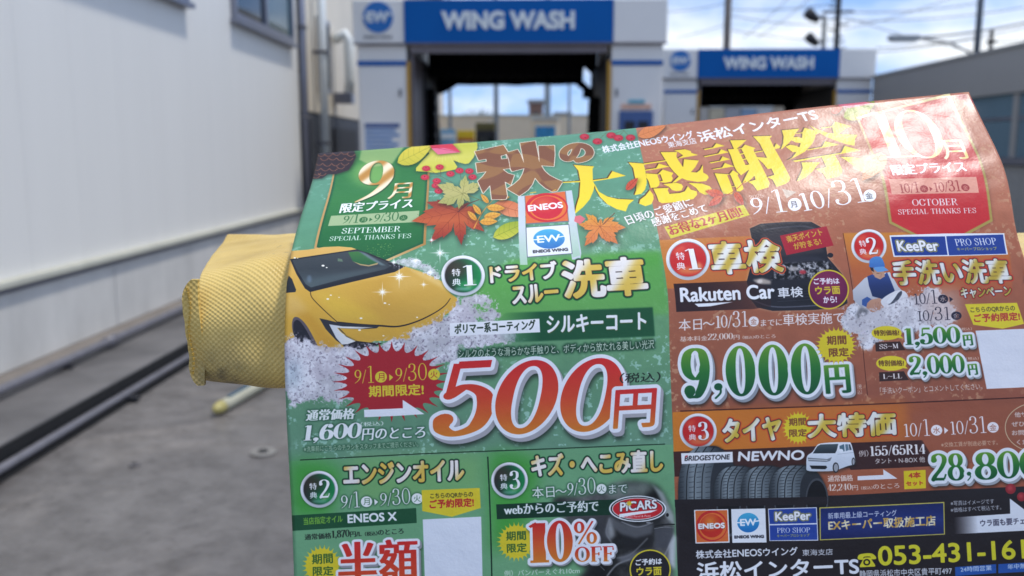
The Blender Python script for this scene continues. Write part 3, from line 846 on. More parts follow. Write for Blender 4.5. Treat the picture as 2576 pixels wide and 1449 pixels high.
text(['k:株式会社', 'k:ENEOS:1.1', 'k:ウイング'], -88, 612, 795, 462, 76, (240, 240, 246), bold=.8)
text('東海支店', 545, 562, 820, 516, 62, (236, 236, 240), bold=.4)
text('浜松インターTS', 848, 510, 2002, 286, 118, (244, 246, 252), bold=1.3)
text('日頃のご愛顧に', 152, 1305, 790, 1120, 96, (248, 240, 236), bold=.1, dx=.8, shadow=(1, 2, 3, .4, (40, 40, 30)))
text('感謝をこめて', 400, 1322, 930, 1172, 88, (248, 240, 236), bold=.1, dx=.8, shadow=(1, 2, 3, .4, (40, 40, 30)))
poly([(500, 1322), (1265, 1108), (1325, 1208), (562, 1435)], (222, 206, 48))
text('お得な2ヶ月間!', 565, 1410, 1270, 1212, 108, (186, 40, 44), bold=.2, dx=1.1)
text(['n:2025'], 1325, 1056, 1462, 1036, 38, (232, 206, 190), thick=.05, thin=.03)
text(['n:q/', 'N:1:1.45'], 1360, 1208, 1690, 1180, 228, (246, 248, 254), thick=.056, thin=.02)
poly([(1635, 952), (1778, 985), (1680, 1048)], (200, 176, 156))
ell(1760, 1105, 66, 62, (246, 248, 252)); text('月', 1728, 1140, 1788, 1132, 66, (70, 60, 70), bold=.3)
text(['n:10/', 'N:31:1.4'], 1850, 1175, 2480, 1080, 255, (246, 248, 254), thick=.056, thin=.02)
use('d')
ell(432, 1044, 62, 58, (244, 248, 252)); text('金', 398, 1078, 470, 1070, 66, (60, 60, 70), bold=.4)

# berries, leaves at the upper edge
use('b')
for p in [(1540, 113), (1665, 158), (1798, 100), (1868, 125), (1985, 122)]:
    ell(p[0], p[1], 46, 30, (188, 36, 56), shadow=(2, 4, 5, .35)); ell(p[0] - 4, p[1] - 4, 26, 16, (206, 58, 78), .9, soft=2)
    ell(p[0] + 8, p[1] + 8, 7, 5, (120, 14, 36), .9)
for a_, b_ in [((1580, 98), (1720, 62)), ((1690, 130), (1760, 64)), ((1840, 80), (1920, 50)), ((1880, 100), (1925, 50)), ((1960, 95), (1915, 50))]:
    line([a_, b_], 4, (96, 80, 50))
use('c')
lens_leaf((245, 445), (515, 345), .2, (222, 130, 72), (170, 90, 40), nv=4)
use('d')
poly([(80, 140), (230, 112), (480, 155), (360, 175), (240, 198), (140, 180)], vgrad((206, 70, 90), (226, 134, 150)), sm=False, shadow=(2, 8, 9, .5))
poly([(400, 104), (465, 100), (480, 150), (440, 140)], (150, 156, 50))
lens_leaf((180, 290), (480, 150), .24, vgrad((130, 146, 50), (186, 186, 66)), (90, 100, 40), nv=5)
poly([(80, 140), (230, 112), (480, 155), (360, 175), (240, 198), (140, 180)], vgrad((206, 70, 90), (226, 134, 150)), sm=False)
line([(85, 142), (240, 160), (480, 155)], 4, (190, 60, 70))
lens_leaf((60, 245), (175, 185), .25, (196, 76, 50), (150, 50, 40), nv=3)

# ---------------- pennant, October
pn = [(300, 285), (880, 140), (1175, 60), (1205, 60), (1490, 660), (1620, 1290), (1130, 1560), (620, 1310), (540, 860), (440, 620)]
poly(pn, (60, 24, 20), .4, soft=8)
poly(pn, vgrad((226, 210, 150), (160, 138, 60), (176, 156, 78)))
pn2 = [(330, 300), (880, 160), (1180, 90), (1470, 670), (1592, 1275), (1120, 1530), (645, 1295), (570, 860), (465, 620)]
poly(pn2, vgrad((196, 66, 62), (200, 36, 44), (206, 44, 46)), 1, soft=1)
poly([(330, 300), (640, 215), (860, 640), (560, 700), (465, 620)], (222, 96, 72), .45, soft=24)
text(['N:1'], 450, 684, 925, 668, 452, gold((236, 214, 120), (250, 246, 216), 60), thick=.034, thin=.014)
text(['N:0'], 780, 690, 1215, 680, 480, gold((236, 214, 120), (250, 246, 216), 60), thick=.052, thin=.014, slant=0)
text('月', 1150, 695, 1395, 690, 190, gold((236, 214, 120), (250, 240, 196), 30), dx=1.0, bold=.3)
text('限定プライス', 655, 850, 1378, 815, 108, (240, 238, 244), bold=.5, dx=1.0, shadow=(1, 2, 3, .5, (120, 10, 20)))
poly([(615, 884), (1460, 863), (1486, 1016), (645, 1034)], (224, 148, 126))
text(['n:10/', 'N:1:1.2', 'c:水:.9', '_:x:.2', '>', '_:x:.2', 'n:10/', 'N:31:1.2', 'c:金:.9'], 732, 1022, 1402, 1000, 112, (160, 34, 40), thick=.06, thin=.03)
text(['n:OCTOBER'], 846, 1144, 1286, 1136, 66, (240, 226, 226), thick=.055, thin=.026)
text(['n:SPECIAL THANKS FES'], 708, 1228, 1462, 1212, 52, (238, 220, 218), thick=.055, thin=.028)
ell(1320, 90, 55, 30, (170, 60, 66), .9, soft=2); ell(1400, 130, 44, 26, (168, 64, 66), .9, soft=2)
leaf([(350, 905), (378, 700), (440, 650), (540, 626), (590, 655), (600, 720), (560, 800), (440, 870)], vgrad((214, 150, 106), (206, 120, 66)), (150, 90, 50), tip=(545, 640), nv=5)

# ---------------- yellow car
use('e')
for (a_, b_) in [((0, 0), (0, 0))]:
    pass
car = [(70, 170), (105, 155), (300, 140), (480, 110), (650, 103), (800, 115), (870, 140), (1000, 190), (1200, 262), (1420, 335), (1700, 430), (1850, 510), (1950, 650), (2035, 710), (2010, 820), (1880, 900), (1780, 1010), (1600, 1120), (1480, 1190), (1060, 1200), (900, 1280), (700, 1290), (560, 1449), (300, 1449), (0, 1300), (0, 500)]
poly(car, vgrad((222, 176, 92), (216, 168, 60), (214, 164, 54)))
poly([(340, 640), (1300, 440), (1450, 350), (1800, 500), (1940, 700), (1700, 900), (1350, 1000), (1130, 1000), (640, 970)], hgrad((222, 178, 66), (206, 158, 60), (214, 168, 70)), .9, soft=6)
poly([(400, 640), (700, 700), (1200, 960), (1120, 980), (640, 960)], (228, 190, 60), .5, soft=14)
poly([(1250, 480), (1500, 420), (1750, 520), (1300, 640)], (226, 186, 100), .45, soft=18)
poly([(1450, 350), (1700, 440), (1850, 520), (1940, 640), (1880, 600), (1600, 450)], (236, 200, 120), .7, soft=5)
poly([(40, 760), (300, 860), (480, 1060), (620, 1250), (430, 1440), (350, 1100), (200, 930)], (206, 150, 44), .7, soft=8)
poly([(60, 640), (200, 700), (300, 860), (100, 900), (35, 850)], (224, 186, 110), .6, soft=12)
poly([(88, 250), (860, 136), (1000, 180), (1200, 262), (1420, 335), (1300, 400), (700, 540), (320, 632), (260, 590), (160, 420)], (36, 40, 48))
poly([(112, 262), (855, 150), (1000, 200), (1190, 275), (1262, 330), (1180, 370), (700, 480), (330, 578), (270, 540), (180, 400)], vgrad((62, 70, 76), (54, 62, 68), (80, 92, 96)))
poly([(760, 170), (880, 160), (1100, 290), (1060, 315), (900, 312), (815, 275)], vgrad((60, 120, 60), (34, 96, 60)))
poly([(870, 150), (960, 180), (1200, 325), (1140, 320), (1000, 240)], (112, 136, 140), .8, soft=2)
poly([(815, 275), (900, 305), (1000, 320), (1110, 290), (1100, 312), (1000, 335), (900, 320)], (206, 170, 110), .8)
poly([(640, 240), (690, 250), (700, 280), (640, 275)], (110, 140, 110), .7)
poly([(200, 500), (1180, 330), (1250, 340), (330, 575)], (84, 100, 104), .5, soft=6)
ell(310, 480, 26, 44, (110, 130, 150), .6, soft=3)
for p in [(470, 326, 18), (512, 348, 11), (142, 237, 13), (176, 240, 7), (1187, 760, 16), (1236, 775, 9), (910, 935, 17), (560, 668, 12), (525, 712, 16), (655, 693, 9), (1560, 925, 12), (893, 1072, 17), (1170, 1138, 12)]:
    ell(p[0], p[1], p[2], p[2] * .6, (250, 246, 232), .95)
poly([(72, 440), (110, 480), (158, 606), (150, 632), (30, 642), (30, 600)], (40, 46, 54)); 
line([(325, 636), (345, 700), (470, 830), (640, 985)], 8, (40, 30, 24))
line([(640, 985), (900, 1010), (1130, 1022), (1340, 1030), (1550, 975), (1750, 880), (1880, 790), (1945, 705)], 24, (38, 32, 36), w2=8)
poly([(428, 935), (520, 955), (640, 985), (1130, 1022), (1090, 1052), (900, 1062), (660, 1050), (740, 1130), (860, 1195), (850, 1235), (720, 1262), (620, 1190), (500, 1060)], (46, 48, 56))
poly([(540, 1005), (700, 1030), (1060, 1040), (900, 1058), (640, 1048), (740, 1150), (845, 1200), (830, 1228), (690, 1240), (620, 1160)], hgrad((200, 206, 214), (228, 228, 224), (160, 160, 156)))
line([(640, 1048), (700, 1110), (850, 1198)], 7, (220, 170, 40))
poly([(700, 1255), (860, 1198), (1000, 1215), (1160, 1222), (1010, 1290), (860, 1300), (740, 1292)], (34, 32, 40))
ell(1808, 952, 58, 46, (196, 156, 90)); ell(1808, 952, 50, 39, (206, 164, 74)); line([(1760, 945), (1856, 945)], 6, (176, 140, 90)); line([(1808, 920), (1808, 990)], 6, (176, 140, 90))
poly(smooth([(110, 1010), (130, 930), (190, 930), (280, 1020), (380, 1200), (470, 1400), (420, 1400), (330, 1300), (200, 1200), (130, 1120)]), (92, 84, 92))
poly(smooth([(125, 1020), (150, 960), (200, 970), (280, 1080), (360, 1240), (420, 1380), (300, 1330), (150, 1180)]), (34, 34, 44))
splash('e', [(20, 1200), (200, 1150), (330, 1330), (600, 1320), (900, 1280), (1300, 1180), (1500, 1100), (1700, 1000), (1950, 850), (2080, 760), (2250, 900), (2200, 1060), (1950, 1180), (2050, 1300), (1850, 1500), (1000, 1560), (20, 1600)], 31, soft=12, dens=.55)
splash('e', [(1250, 300), (1450, 240), (1700, 330), (1850, 420), (1800, 460), (1500, 350)], 35, soft=9, dens=.7, amt=.7)
splash('i', [(20, 20), (400, 0), (800, 60), (900, 300), (850, 600), (600, 650), (300, 620), (60, 640)], 37, soft=14, dens=.5)
poly([(10, 190), (130, 180), (170, 420), (60, 560), (10, 540)], (150, 200, 214), .5, soft=16) if False else None
use('i'); ell(110, 330, 80, 170, (160, 206, 220), .45, soft=22)
splash('f', [(350, 620), (640, 600), (760, 760), (700, 900), (950, 1000), (800, 1080), (300, 1100), (300, 860)], 41, soft=10, dens=.62)
use('e')
for x_, y_, r_ in [(1158, 632, 130), (1352, 452, 150), (1636, 545, 66), (1548, 268, 90), (1825, 178, 140), (1292, 286, 80), (1712, 405, 90), (1728, 30, 66)]:
    sparkle(x_, y_, r_)

# ---------------- sign tower print
use('b')
poly([(898, 690), (1418, 630), (1510, 1240), (1500, 1300), (1420, 1300), (1360, 640), (965, 690), (990, 1350), (920, 1350)], (196, 206, 214))
poly([(898, 690), (965, 682), (988, 1350), (920, 1350)], vgrad((196, 206, 214), (200, 210, 216), (170, 206, 180)))
poly([(1355, 638), (1415, 630), (1500, 1260), (1425, 1280)], vgrad((196, 206, 214), (200, 210, 216), (170, 206, 180)))
poly([(960, 685), (1360, 640), (1392, 935), (978, 962)], (110, 120, 130))
poly([(968, 685), (1352, 642), (1385, 925), (976, 950)], (232, 108, 56))
def eneos(reg, cx, cy, rx, ry, rot=0):
    use(reg)
    ell(cx, cy, rx * 1.15, ry * 1.15, (214, 40, 50), rot=rot); ell(cx + rx * .05, cy + ry * .02, rx * 1.02, ry * .98, (236, 116, 50), rot=rot)
    ell(cx, cy, rx * .86, ry * .9, radial((226, 96, 60), (216, 32, 52), .4, .3, .5), rot=rot)
eneos('b', 1176, 797, 178, 122)
text('ENEOS', 998, 836, 1338, 800, 62, (246, 246, 250), bold=1.4)
poly([(972, 990), (1392, 958), (1426, 1245), (986, 1280)], (90, 100, 112))
poly([(980, 992), (1386, 964), (1418, 1238), (992, 1272)], (234, 238, 244))
def ewlogo(reg, cx, cy, rx, ry, sl=0.0):
    use(reg)
    ell(cx, cy, rx, ry, vgrad((66, 180, 222), (24, 110, 190)))
    w = (246, 248, 252)
    text('EW', cx - rx * .74, cy + ry * .36 + sl * rx * .7, cx + rx * .76, cy + ry * .30 - sl * rx * .7, ry * .74, w, bold=1.0 if rx > 80 else .6)
    line([(cx - rx * 1.02, cy + sl * rx), (cx - rx * .3, cy + sl * .3 * rx)], ry * .13, w, sm=False)
    line([(cx + rx * .55, cy - ry * .12 - sl * rx * .5), (cx + rx * 1.02, cy - ry * .2 - sl * rx)], ry * .13, w, sm=False)
ewlogo('b', 1198, 1100, 152, 95, .06)
text('ENEOS WING', 1042, 1240, 1385, 1216, 32, (54, 56, 66), bold=.9)
lens_leaf((1140, 970), (1500, 880), .1, (222, 100, 120), (180, 60, 80)) if False else None
poly([(1440, 930), (1450, 880), (1500, 872), (1550, 905), (1500, 960)], (226, 110, 120))
maple(1690, 980, [(1550, 855), (1480, 960), (1540, 1170), (1760, 1130), (1865, 1150), (1940, 990), (1830, 890), (1700, 900)], vgrad((232, 160, 50), (226, 130, 52), (216, 108, 44)), (150, 70, 30), wid=.4)
line([(1720, 960), (1790, 890), (1832, 850)], 9, (110, 60, 40))
line([(1020, 655), (1070, 648)], 14, (226, 190, 60)); line([(1230, 640), (1262, 625)], 12, (226, 176, 60))

# ---------------- round number badges
def badge(reg, cx, cy, rx, ry, num, dark, kx=None, seed=0):
    use(reg)
    if dark:
        ell(cx + 4, cy + 6, rx * 1.02, ry * 1.03, (20, 50, 30), .5, soft=4)
    ell(cx, cy, rx, ry, vgrad((240, 242, 246), (232, 234, 240), (186, 192, 200)))
    ell(cx, cy, rx * .87, ry * .87, (150, 154, 160), .8)
    if dark:
        ell(cx, cy, rx * .83, ry * .83, hgrad((42, 40, 38), (20, 92, 56), (14, 140, 72)))
        ell(cx - rx * .25, cy - ry * .35, rx * .5, ry * .4, (70, 44, 36), .6, soft=10)
        ell(cx + rx * .2, cy + ry * .45, rx * .5, ry * .2, (40, 170, 90), .7, soft=8)
        ell(cx + rx * .35, cy + ry * .4, rx * .25, ry * .12, (196, 220, 150), .7, soft=5, rot=-40)
        ell(cx, cy + ry * .66, rx * .4, ry * .06, (150, 210, 190), .7, soft=4)
    else:
        ell(cx, cy, rx * .83, ry * .83, radial((216, 34, 36), (206, 36, 34), .5, .5, .6))
        ell(cx, cy + ry * .55, rx * .5, ry * .16, (240, 150, 80), .8, soft=8)
        ell(cx + rx * .45, cy + ry * .35, rx * .2, ry * .2, (246, 180, 110), .75, soft=6)
        ell(cx - rx * .4, cy - ry * .45, rx * .3, ry * .16, (238, 90, 60), .7, soft=6, rot=-30)
    w = (244, 244, 246)
    text('特', cx - rx * .52, cy + ry * .03, cx - rx * .12, cy + ry * .02, ry * .37, w, dx=.5, bold=.1)
    text('典', cx - rx * .50, cy + ry * .50, cx - rx * .10, cy + ry * .49, ry * .35, w, dx=.5, bold=.1)
    text(['N:' + num], cx + rx * .02, cy + ry * .50, cx + rx * (.60 if num != '1' else .62), cy + ry * .46, ry * 1.02, w, thick=.07, thin=.022, shadow=(1, 2, 3, .35))
badge('f', 392, 393, 225, 208, '1', True)
badge('m', 425, 443, 218, 214, '2', True)
badge('n', 400, 340, 213, 210, '3', True)
badge('g', 440, 543, 254, 240, '1', False)
badge('h', 520, 390, 204, 196, '2', False)
badge('k', 557, 1232, 216, 208, '3', False)

# ---------------- drive-through wash
GO = gold()
GR1 = [(5.0, (20, 92, 50)), (2.0, (44, 26, 24))]
use('f')
text('ドライブ', 672, 472, 1375, 425, 190, GO, bold=2.3, outl=GR1)
text('スルー', 900, 692, 1385, 655, 196, GO, bold=2.3, outl=GR1)
text('洗車', 1425, 640, 2312, 592, 408, GO, bold=4.4, outl=[(5.5, (20, 92, 50)), (2.2, (44, 26, 24))])
x0g, y0g, mg = edges_cov([F([(840, 775), (2345, 718), (2368, 1017), (850, 1080), (700, 1000), (700, 850)])], 40)
mg = blur(mg, 2); hx = np.linspace(0, 1, mg.shape[1])[None]; mg = mg * np.clip((hx - .10) * 4.5, 0, 1).astype(np.float32)
paint((x0g, y0g, mg), (22, 86, 50))
poly([(256, 883), (1178, 836), (1186, 976), (256, 1016)], (238, 240, 244))
text('ポリマー系コーティング', 304, 998, 1140, 950, 108, (30, 52, 34), bold=.8)
text('シルキーコート', 1252, 988, 2282, 950, 188, (240, 242, 244), bold=1.5, shadow=(1, 2, 1, .6, (120, 100, 40)))
use('j')
text('シルクのような滑らかな手触りと、ボディから放たれる美しい光沢', 345, 214, 2362, 112, 92, (212, 226, 206), bold=.15, glow=(4, (14, 56, 34), .85))

# starbursts
def burst(reg, cx, cy, rx, ry, n, c, depth=.22, alpha=1, rot=0.0):
    use(reg)
    pts = []
    for k in range(n):
        a0 = 2 * math.pi * k / n + rot; a1 = 2 * math.pi * (k + 1) / n + rot
        pts.append((cx + rx * math.cos(a0), cy + ry * math.sin(a0)))
        for t in (.12, .3, .5, .7, .88):
            a = a0 + (a1 - a0) * t
            s = 1 - depth * (math.sin(math.pi * t) ** .5)
            pts.append((cx + rx * s * math.cos(a), cy + ry * s * math.sin(a)))
    poly(pts, c, alpha)
burst('i', 1265, 425, 690, 470, 28, (176, 30, 40), .25)
use('i')
text(['n:q/', 'N:1:1.3', 'c:月:1.0', '_:x:.3', '>', '_:x:.3', 'n:q/', 'N:30:1.3', 'c:火:1.0'], 838, 450, 1828, 404, 206, (222, 204, 48), thick=.05, thin=.024)
text('期間限定!', 1000, 606, 1640, 580, 136, (222, 204, 44), bold=1.1)
poly([(945, 750), (1395, 732), (1392, 634), (1645, 800), (1300, 822), (948, 836)], (234, 238, 244))
text('通常価格', 265, 882, 832, 858, 130, (238, 244, 240), bold=.3, dx=1.3, slant=.18, glow=(3, (20, 70, 44), .6))
text(['n:1,600'], 235, 1142, 905, 1110, 215, (240, 244, 244), thick=.095, thin=.024, slant=.18, glow=(3, (20, 70, 44), .6))
text(['k:円のところ'], 915, 1106, 1650, 1078, 138, (240, 244, 244), bold=.2, dx=.9, slant=.15, glow=(3, (20, 70, 44), .6))
text('（税込）', 905, 945, 1170, 932, 52, (230, 240, 232), bold=.1, dx=.3)
text('※洗車前にこちらのチラシをスタッフまでご提示ください。', 248, 1240, 1575, 1178, 66, (186, 214, 184), bold=.1, glow=(3, (30, 80, 50), .6))

# 500 yen
RO = vgrad((216, 34, 36), (214, 66, 34), (218, 128, 36))
use('j')
WO = [(9.5, (232, 236, 244))]
# white body and grey side together first
for pss in (0, 1):
    if pss == 0:
        kw = dict(extrude=(9, 13, (168, 166, 172)), shadow=(10, 24, 8, .75), outl=WO)
    else:
        kw = dict(outl=WO)
    sty = dict(thick=.076, thin=.036, slant=.24)
    text(['N:5'], 50, 1035, 655, 1000, 770, RO if pss else (214, 66, 34), **sty, **kw)
    text(['N:0'], 655, 1010, 1285, 985, 760, RO if pss else (214, 66, 34), **sty, **kw)
    text(['N:0'], 1325, 985, 1955, 960, 755, RO if pss else (214, 66, 34), **sty, **kw)
    text('円', 1935, 942, 2365, 920, 400, RO if pss else (214, 66, 34), bold=1.6, slant=.12, **kw)
for dg_ in ((655, 1010, 1285, 985, 760), (1325, 985, 1955, 960, 755)):
    pass
text('（税込）', 2000, 470, 2420, 458, 104, (20, 30, 24), bold=.2, dx=.3, slant=.15)

# ---------------- engine oil
use('m')
text('エンジンオイル', 705, 402, 2112, 345, 258, GO, bold=2.6, outl=[(4.0, (16, 84, 48)), (1.8, (22, 16, 20))])
text(['n:q/', 'N:1:1.3', 'c:月:1.0', '_:x:.3', '>', '_:x:.3', 'n:q/', 'N:30:1.3', 'c:火:1.0'], 685, 668, 1630, 610, 195, (236, 240, 238), thick=.05, thin=.024, glow=(3, (20, 70, 44), .55))
yb = [(1612, 453), (2285, 427), (2297, 660), (1962, 762), (1620, 695)]
poly(yb, (226, 204, 40))
text('こちらのQRからの', 1714, 556, 2208, 534, 64, (40, 40, 30), bold=.3)
text('ご予約限定!', 1705, 670, 2220, 644, 106, (196, 36, 40), bold=.8)
poly([(90, 747), (1548, 660), (1556, 833), (100, 926)], (22, 82, 48))
text('当店指定オイル', 245, 858, 700, 826, 88, (130, 190, 60), bold=.5)
text('ENEOS X', 755, 838, 1328, 808, 106, (234, 238, 240), bold=1.1)
text(['k:通常価格', 'N:1,870:1.15', 'k:円/L', 'k:（税込）:.7', 'k:のところ'], 258, 1042, 1405, 968, 100, (20, 30, 26), bold=.1, dx=.4, thick=.08)
burst('m', 460, 1330, 240, 250, 26, (224, 204, 40), .22)
use('m')
text('期間', 343, 1314, 585, 1300, 118, (22, 84, 44), bold=.5)
text('限定', 352, 1449, 590, 1440, 110, (22, 84, 44), bold=.5)
kw = dict(bold=.3, dx=3.4, outl=[(6.5, (234, 236, 242))], extrude=(6, 8, (150, 150, 156)), shadow=(8, 14, 6, .6))
text('半', 650, 1620, 1110, 1600, 560, vgrad((214, 34, 36), (214, 84, 34)), **kw)
text('額', 1120, 1600, 1580, 1580, 570, vgrad((214, 34, 36), (214, 84, 34)), **kw)
poly([(1625, 792), (2302, 760), (2318, 1449), (2320, 1480), (1650, 1500)], (222, 228, 238))

# ---------------- dent repair with the dark photo of a damaged car
use('n')
x0g, y0g, mg = edges_cov([F(smooth([(900, 560), (1300, 500), (1700, 350), (2050, 380), (2180, 500), (2290, 720), (2310, 900), (2300, 1449), (2290, 1600), (1200, 1600), (1300, 1300), (1100, 900)]))], 60)
mg = blur(mg, 10)
nn_ = noise(mg.shape[0], mg.shape[1], 40, 4, 77)
paint((x0g, y0g, mg), lambda X, Y, bb: np.repeat(((.20 + .35 * np.clip(nn_[:X.shape[0], :X.shape[1]] - .4, 0, 1) + .12 * np.sin(X / 60 + Y / 90)))[..., None], 3, 2).astype(np.float32))
poly([(1500, 420), (2000, 360), (2080, 440), (1960, 520), (1560, 560)], (150, 166, 154), .6, soft=10)
poly([(2050, 380), (2180, 480), (2300, 740), (2310, 860), (2220, 780), (2150, 560)], (176, 184, 182), .8, soft=4)
poly([(1560, 760), (1500, 960), (1560, 1040), (1620, 980), (1600, 800)], (170, 174, 176), .8, soft=6)
poly([(2290, 950), (2330, 1000), (2320, 1380), (2250, 1300), (2240, 1050)], (210, 214, 220), .8, soft=5)
poly([(1700, 900), (1880, 960), (2060, 830), (2060, 1100), (1900, 1180), (1700, 1100)], (30, 30, 32), .9, soft=8)
line([(2080, 870), (2200, 850), (2310, 850)], 14, (24, 24, 26)); line([(2080, 900), (2200, 880), (2300, 890)], 8, (150, 152, 154))
line([(1640, 1240), (1800, 1200), (2000, 1010)], 10, (150, 152, 154), soft=2); line([(1530, 1449), (1640, 1320), (1800, 1250)], 12, (190, 192, 194), soft=2)
line([(1300, 1340), (1400, 1300), (1500, 1380)], 6, (130, 132, 134))
poly([(1180, 760), (1500, 740), (1560, 1100), (1480, 1300), (1300, 1340), (1240, 1100)], (58, 58, 62), .8, soft=10)
poly([(1560, 760), (1720, 830), (1900, 870), (2070, 840), (2050, 960), (1860, 1010), (1690, 960), (1600, 880)], (96, 98, 102), .85, soft=5)
poly([(2080, 900), (2300, 880), (2290, 1010), (2220, 1130), (2080, 1120)], (74, 76, 82), .9, soft=3)
line([(1700, 820), (1880, 880), (2060, 830)], 9, (170, 172, 176), .8, soft=1)
line([(1560, 780), (1520, 940), (1580, 1060), (1640, 1200)], 12, (150, 152, 158), .8, soft=2)
ell(2230, 740, 16, 22, (20, 20, 22)); ell(2010, 830, 28, 12, (150, 152, 156), .8)
poly([(1640, 1240), (1760, 1190), (1980, 1140), (1900, 1240), (1700, 1300)], (112, 114, 120), .8, soft=6)
line([(2290, 1000), (2240, 1120), (2190, 1220)], 10, (190, 192, 196), .8, soft=2)
text('キズ・へこみ直し', 655, 305, 2185, 240, 268, GO, bold=2.6, outl=[(4.0, (16, 84, 48)), (1.8, (22, 16, 20))])
text(['k:本日', 'k:～', 'n:q/', 'N:30:1.35', 'c:火:.95', 'k:まで:.85'], 665, 550, 1768, 488, 205, (232, 238, 234), thick=.05, thin=.024, dx=.3, glow=(3, (24, 76, 46), .6))
poly([(245, 618), (1640, 560), (1570, 740), (254, 790)], (14, 56, 36))
text(['n:', 'k:webからのご予約で'], 335, 745, 1436, 700, 132, (232, 238, 236), bold=.2, dx=1.0)
ell(1885, 668, 332, 152, (232, 238, 242)); ell(1885, 668, 314, 139, (24, 24, 26)); ell(1885, 668, 298, 128, (220, 224, 226)); ell(1885, 668, 288, 119, (206, 34, 42))
text('PiCARS', 1680, 705, 2110, 668, 112, (240, 244, 246), bold=1.2, outl=[(1.3, (30, 20, 24))], slant=.08)
burst('n', 1788, 606, 44, 44, 8, (226, 196, 50), .5)
use('n')
poly([(1672, 730), (1900, 700), (2120, 680), (2040, 712), (1850, 740), (1672, 772)], (240, 244, 246))
text('Auto Panel & Paint', 1750, 775, 2038, 762, 26, (240, 226, 226), bold=.2)
burst('n', 478, 1052, 235, 235, 26, (224, 204, 40), .22)
use('n')
text('期間', 362, 1040, 592, 1030, 108, (22, 84, 44), bold=.5)
text('限定', 372, 1182, 602, 1168, 108, (22, 84, 44), bold=.5)
TR = vgrad((210, 36, 36), (214, 84, 36), (220, 130, 40))
WO7 = dict(outl=[(7.0, (232, 236, 244))])
for pss in (0, 1):
    kx = dict(extrude=(4, 5, (150, 150, 156)), shadow=(6, 12, 6, .6), **WO7) if pss == 0 else WO7
    text(['N:1'], 630, 1298, 858, 1290, 470, TR, thick=.11, thin=.03, **kx)
    text(['N:0'], 842, 1292, 1140, 1280, 482, TR, thick=.105, thin=.03, **kx)
    text(['n:%'], 1150, 1085, 1415, 1078, 272, TR, thick=.055, thin=.03, **kx)
    text(['n:OFF'], 1158, 1288, 1612, 1276, 178, TR, thick=.075, thin=.03, **kx)
text('例）バンパーえぐれ10cm', 338, 1458, 1215, 1420, 74, (210, 226, 210), bold=.2)
ell(2030, 1372, 240, 232, (222, 204, 44)); ell(2030, 1372, 224, 216, (34, 32, 36))
text('ご予約は', 1862, 1330, 2170, 1312, 78, (236, 240, 242), bold=.8)
text('ウラ面', 1872, 1449, 2165, 1440, 104, (222, 204, 44), bold=1.0)
text('から!', 1940, 1550, 2110, 1545, 80, (236, 240, 242), bold=.8)

# ---------------- car inspection
use('g')
hood = [(1155, 185), (1280, 130), (1600, 108), (1870, 108), (2010, 185), (2040, 400), (2060, 520), (2230, 720), (2290, 1050), (2200, 1100), (1900, 1130), (1420, 1140), (1240, 1100), (1160, 1000), (1120, 800), (1180, 560), (1185, 330)]
poly(hood, (222, 190, 150), .65, soft=5)
poly(hood, (36, 36, 44))
poly([(1290, 250), (1460, 200), (1900, 180), (1980, 260), (2010, 460), (1560, 520), (1330, 420)], (60, 54, 58), .9, soft=6)
line([(1320, 205), (1500, 175), (1800, 160), (1960, 220)], 12, (92, 92, 104), .9, soft=2); line([(1290, 140), (1600, 118), (1860, 116)], 8, (96, 98, 110), .8, soft=2)
ell(1780, 560, 240, 60, (50, 50, 60), .9, soft=5)
f_ = F([(1560, 590), (2080, 560), (2120, 720), (1900, 760), (1400, 780), (1450, 660)])
xa_, ya_, ma_ = edges_cov([f_], 8); ma_ = blur(ma_, 3)
na_ = noise(ma_.shape[0], ma_.shape[1], 9, 3, 81)
paint((xa_, ya_, ma_), lambda X, Y, bb: np.clip((na_[:X.shape[0], :X.shape[1], None] - .35) * 1.7 + np.array([0, 0, .02]), .08, .78).astype(np.float32))
ell(1770, 690, 40, 24, (190, 50, 60), .9, soft=2); ell(1660, 650, 60, 26, (176, 170, 168), .9, soft=3)
poly([(1190, 780), (1300, 760), (1400, 790), (1400, 830), (1250, 830)], (190, 176, 164), .9, soft=3)
ell(1275, 796, 30, 22, (226, 214, 204), .9, soft=2)
poly([(1560, 860), (1900, 840), (2000, 900), (1980, 1060), (1700, 1040)], (28, 28, 34), .9, soft=5)
for k_ in range(4):
    line([(1480, 930 + k_ * 34), (1960, 900 + k_ * 34)], 4, (80, 82, 92), .7)
line([(1180, 1010), (1420, 1090), (1800, 1085), (2100, 1060)], 9, (132, 134, 150), .9, soft=1)
ell(2090, 495, 34, 28, (36, 34, 42)); 
poly([(1505, 268), (2045, 158), (2128, 382), (1582, 494)], (176, 34, 50))
text('楽天ポイント', 1598, 352, 2010, 262, 86, (216, 190, 50), bold=.5)
text('が貯まる!', 1680, 434, 1995, 368, 84, (216, 190, 50), bold=.5)
text('車検', 725, 728, 1565, 690, 390, gold((206, 176, 66), (238, 236, 228), 40), bold=3.6, outl=[(5.5, (214, 84, 44)), (2.2, (50, 34, 46))])
x0g, y0g, mg = edges_cov([F([(272, 826), (1130, 790), (1400, 860), (1400, 1090), (1200, 1118), (305, 1152)])], 4)
paint((x0g, y0g, mg * np.clip(1.25 - np.linspace(0, 1, mg.shape[1])[None] * 1.0, 0, 1).astype(np.float32) ** .5), (52, 30, 32))
text('Rakuten Car', 352, 1042, 1452, 998, 172, (242, 244, 250), bold=1.6, shadow=(1, 2, 2, .6))
text('車検', 1485, 994, 1780, 978, 124, (234, 236, 240), bold=.7)
poly([(515, 1058), (965, 1036), (700, 1086), (560, 1092)], (240, 244, 250))
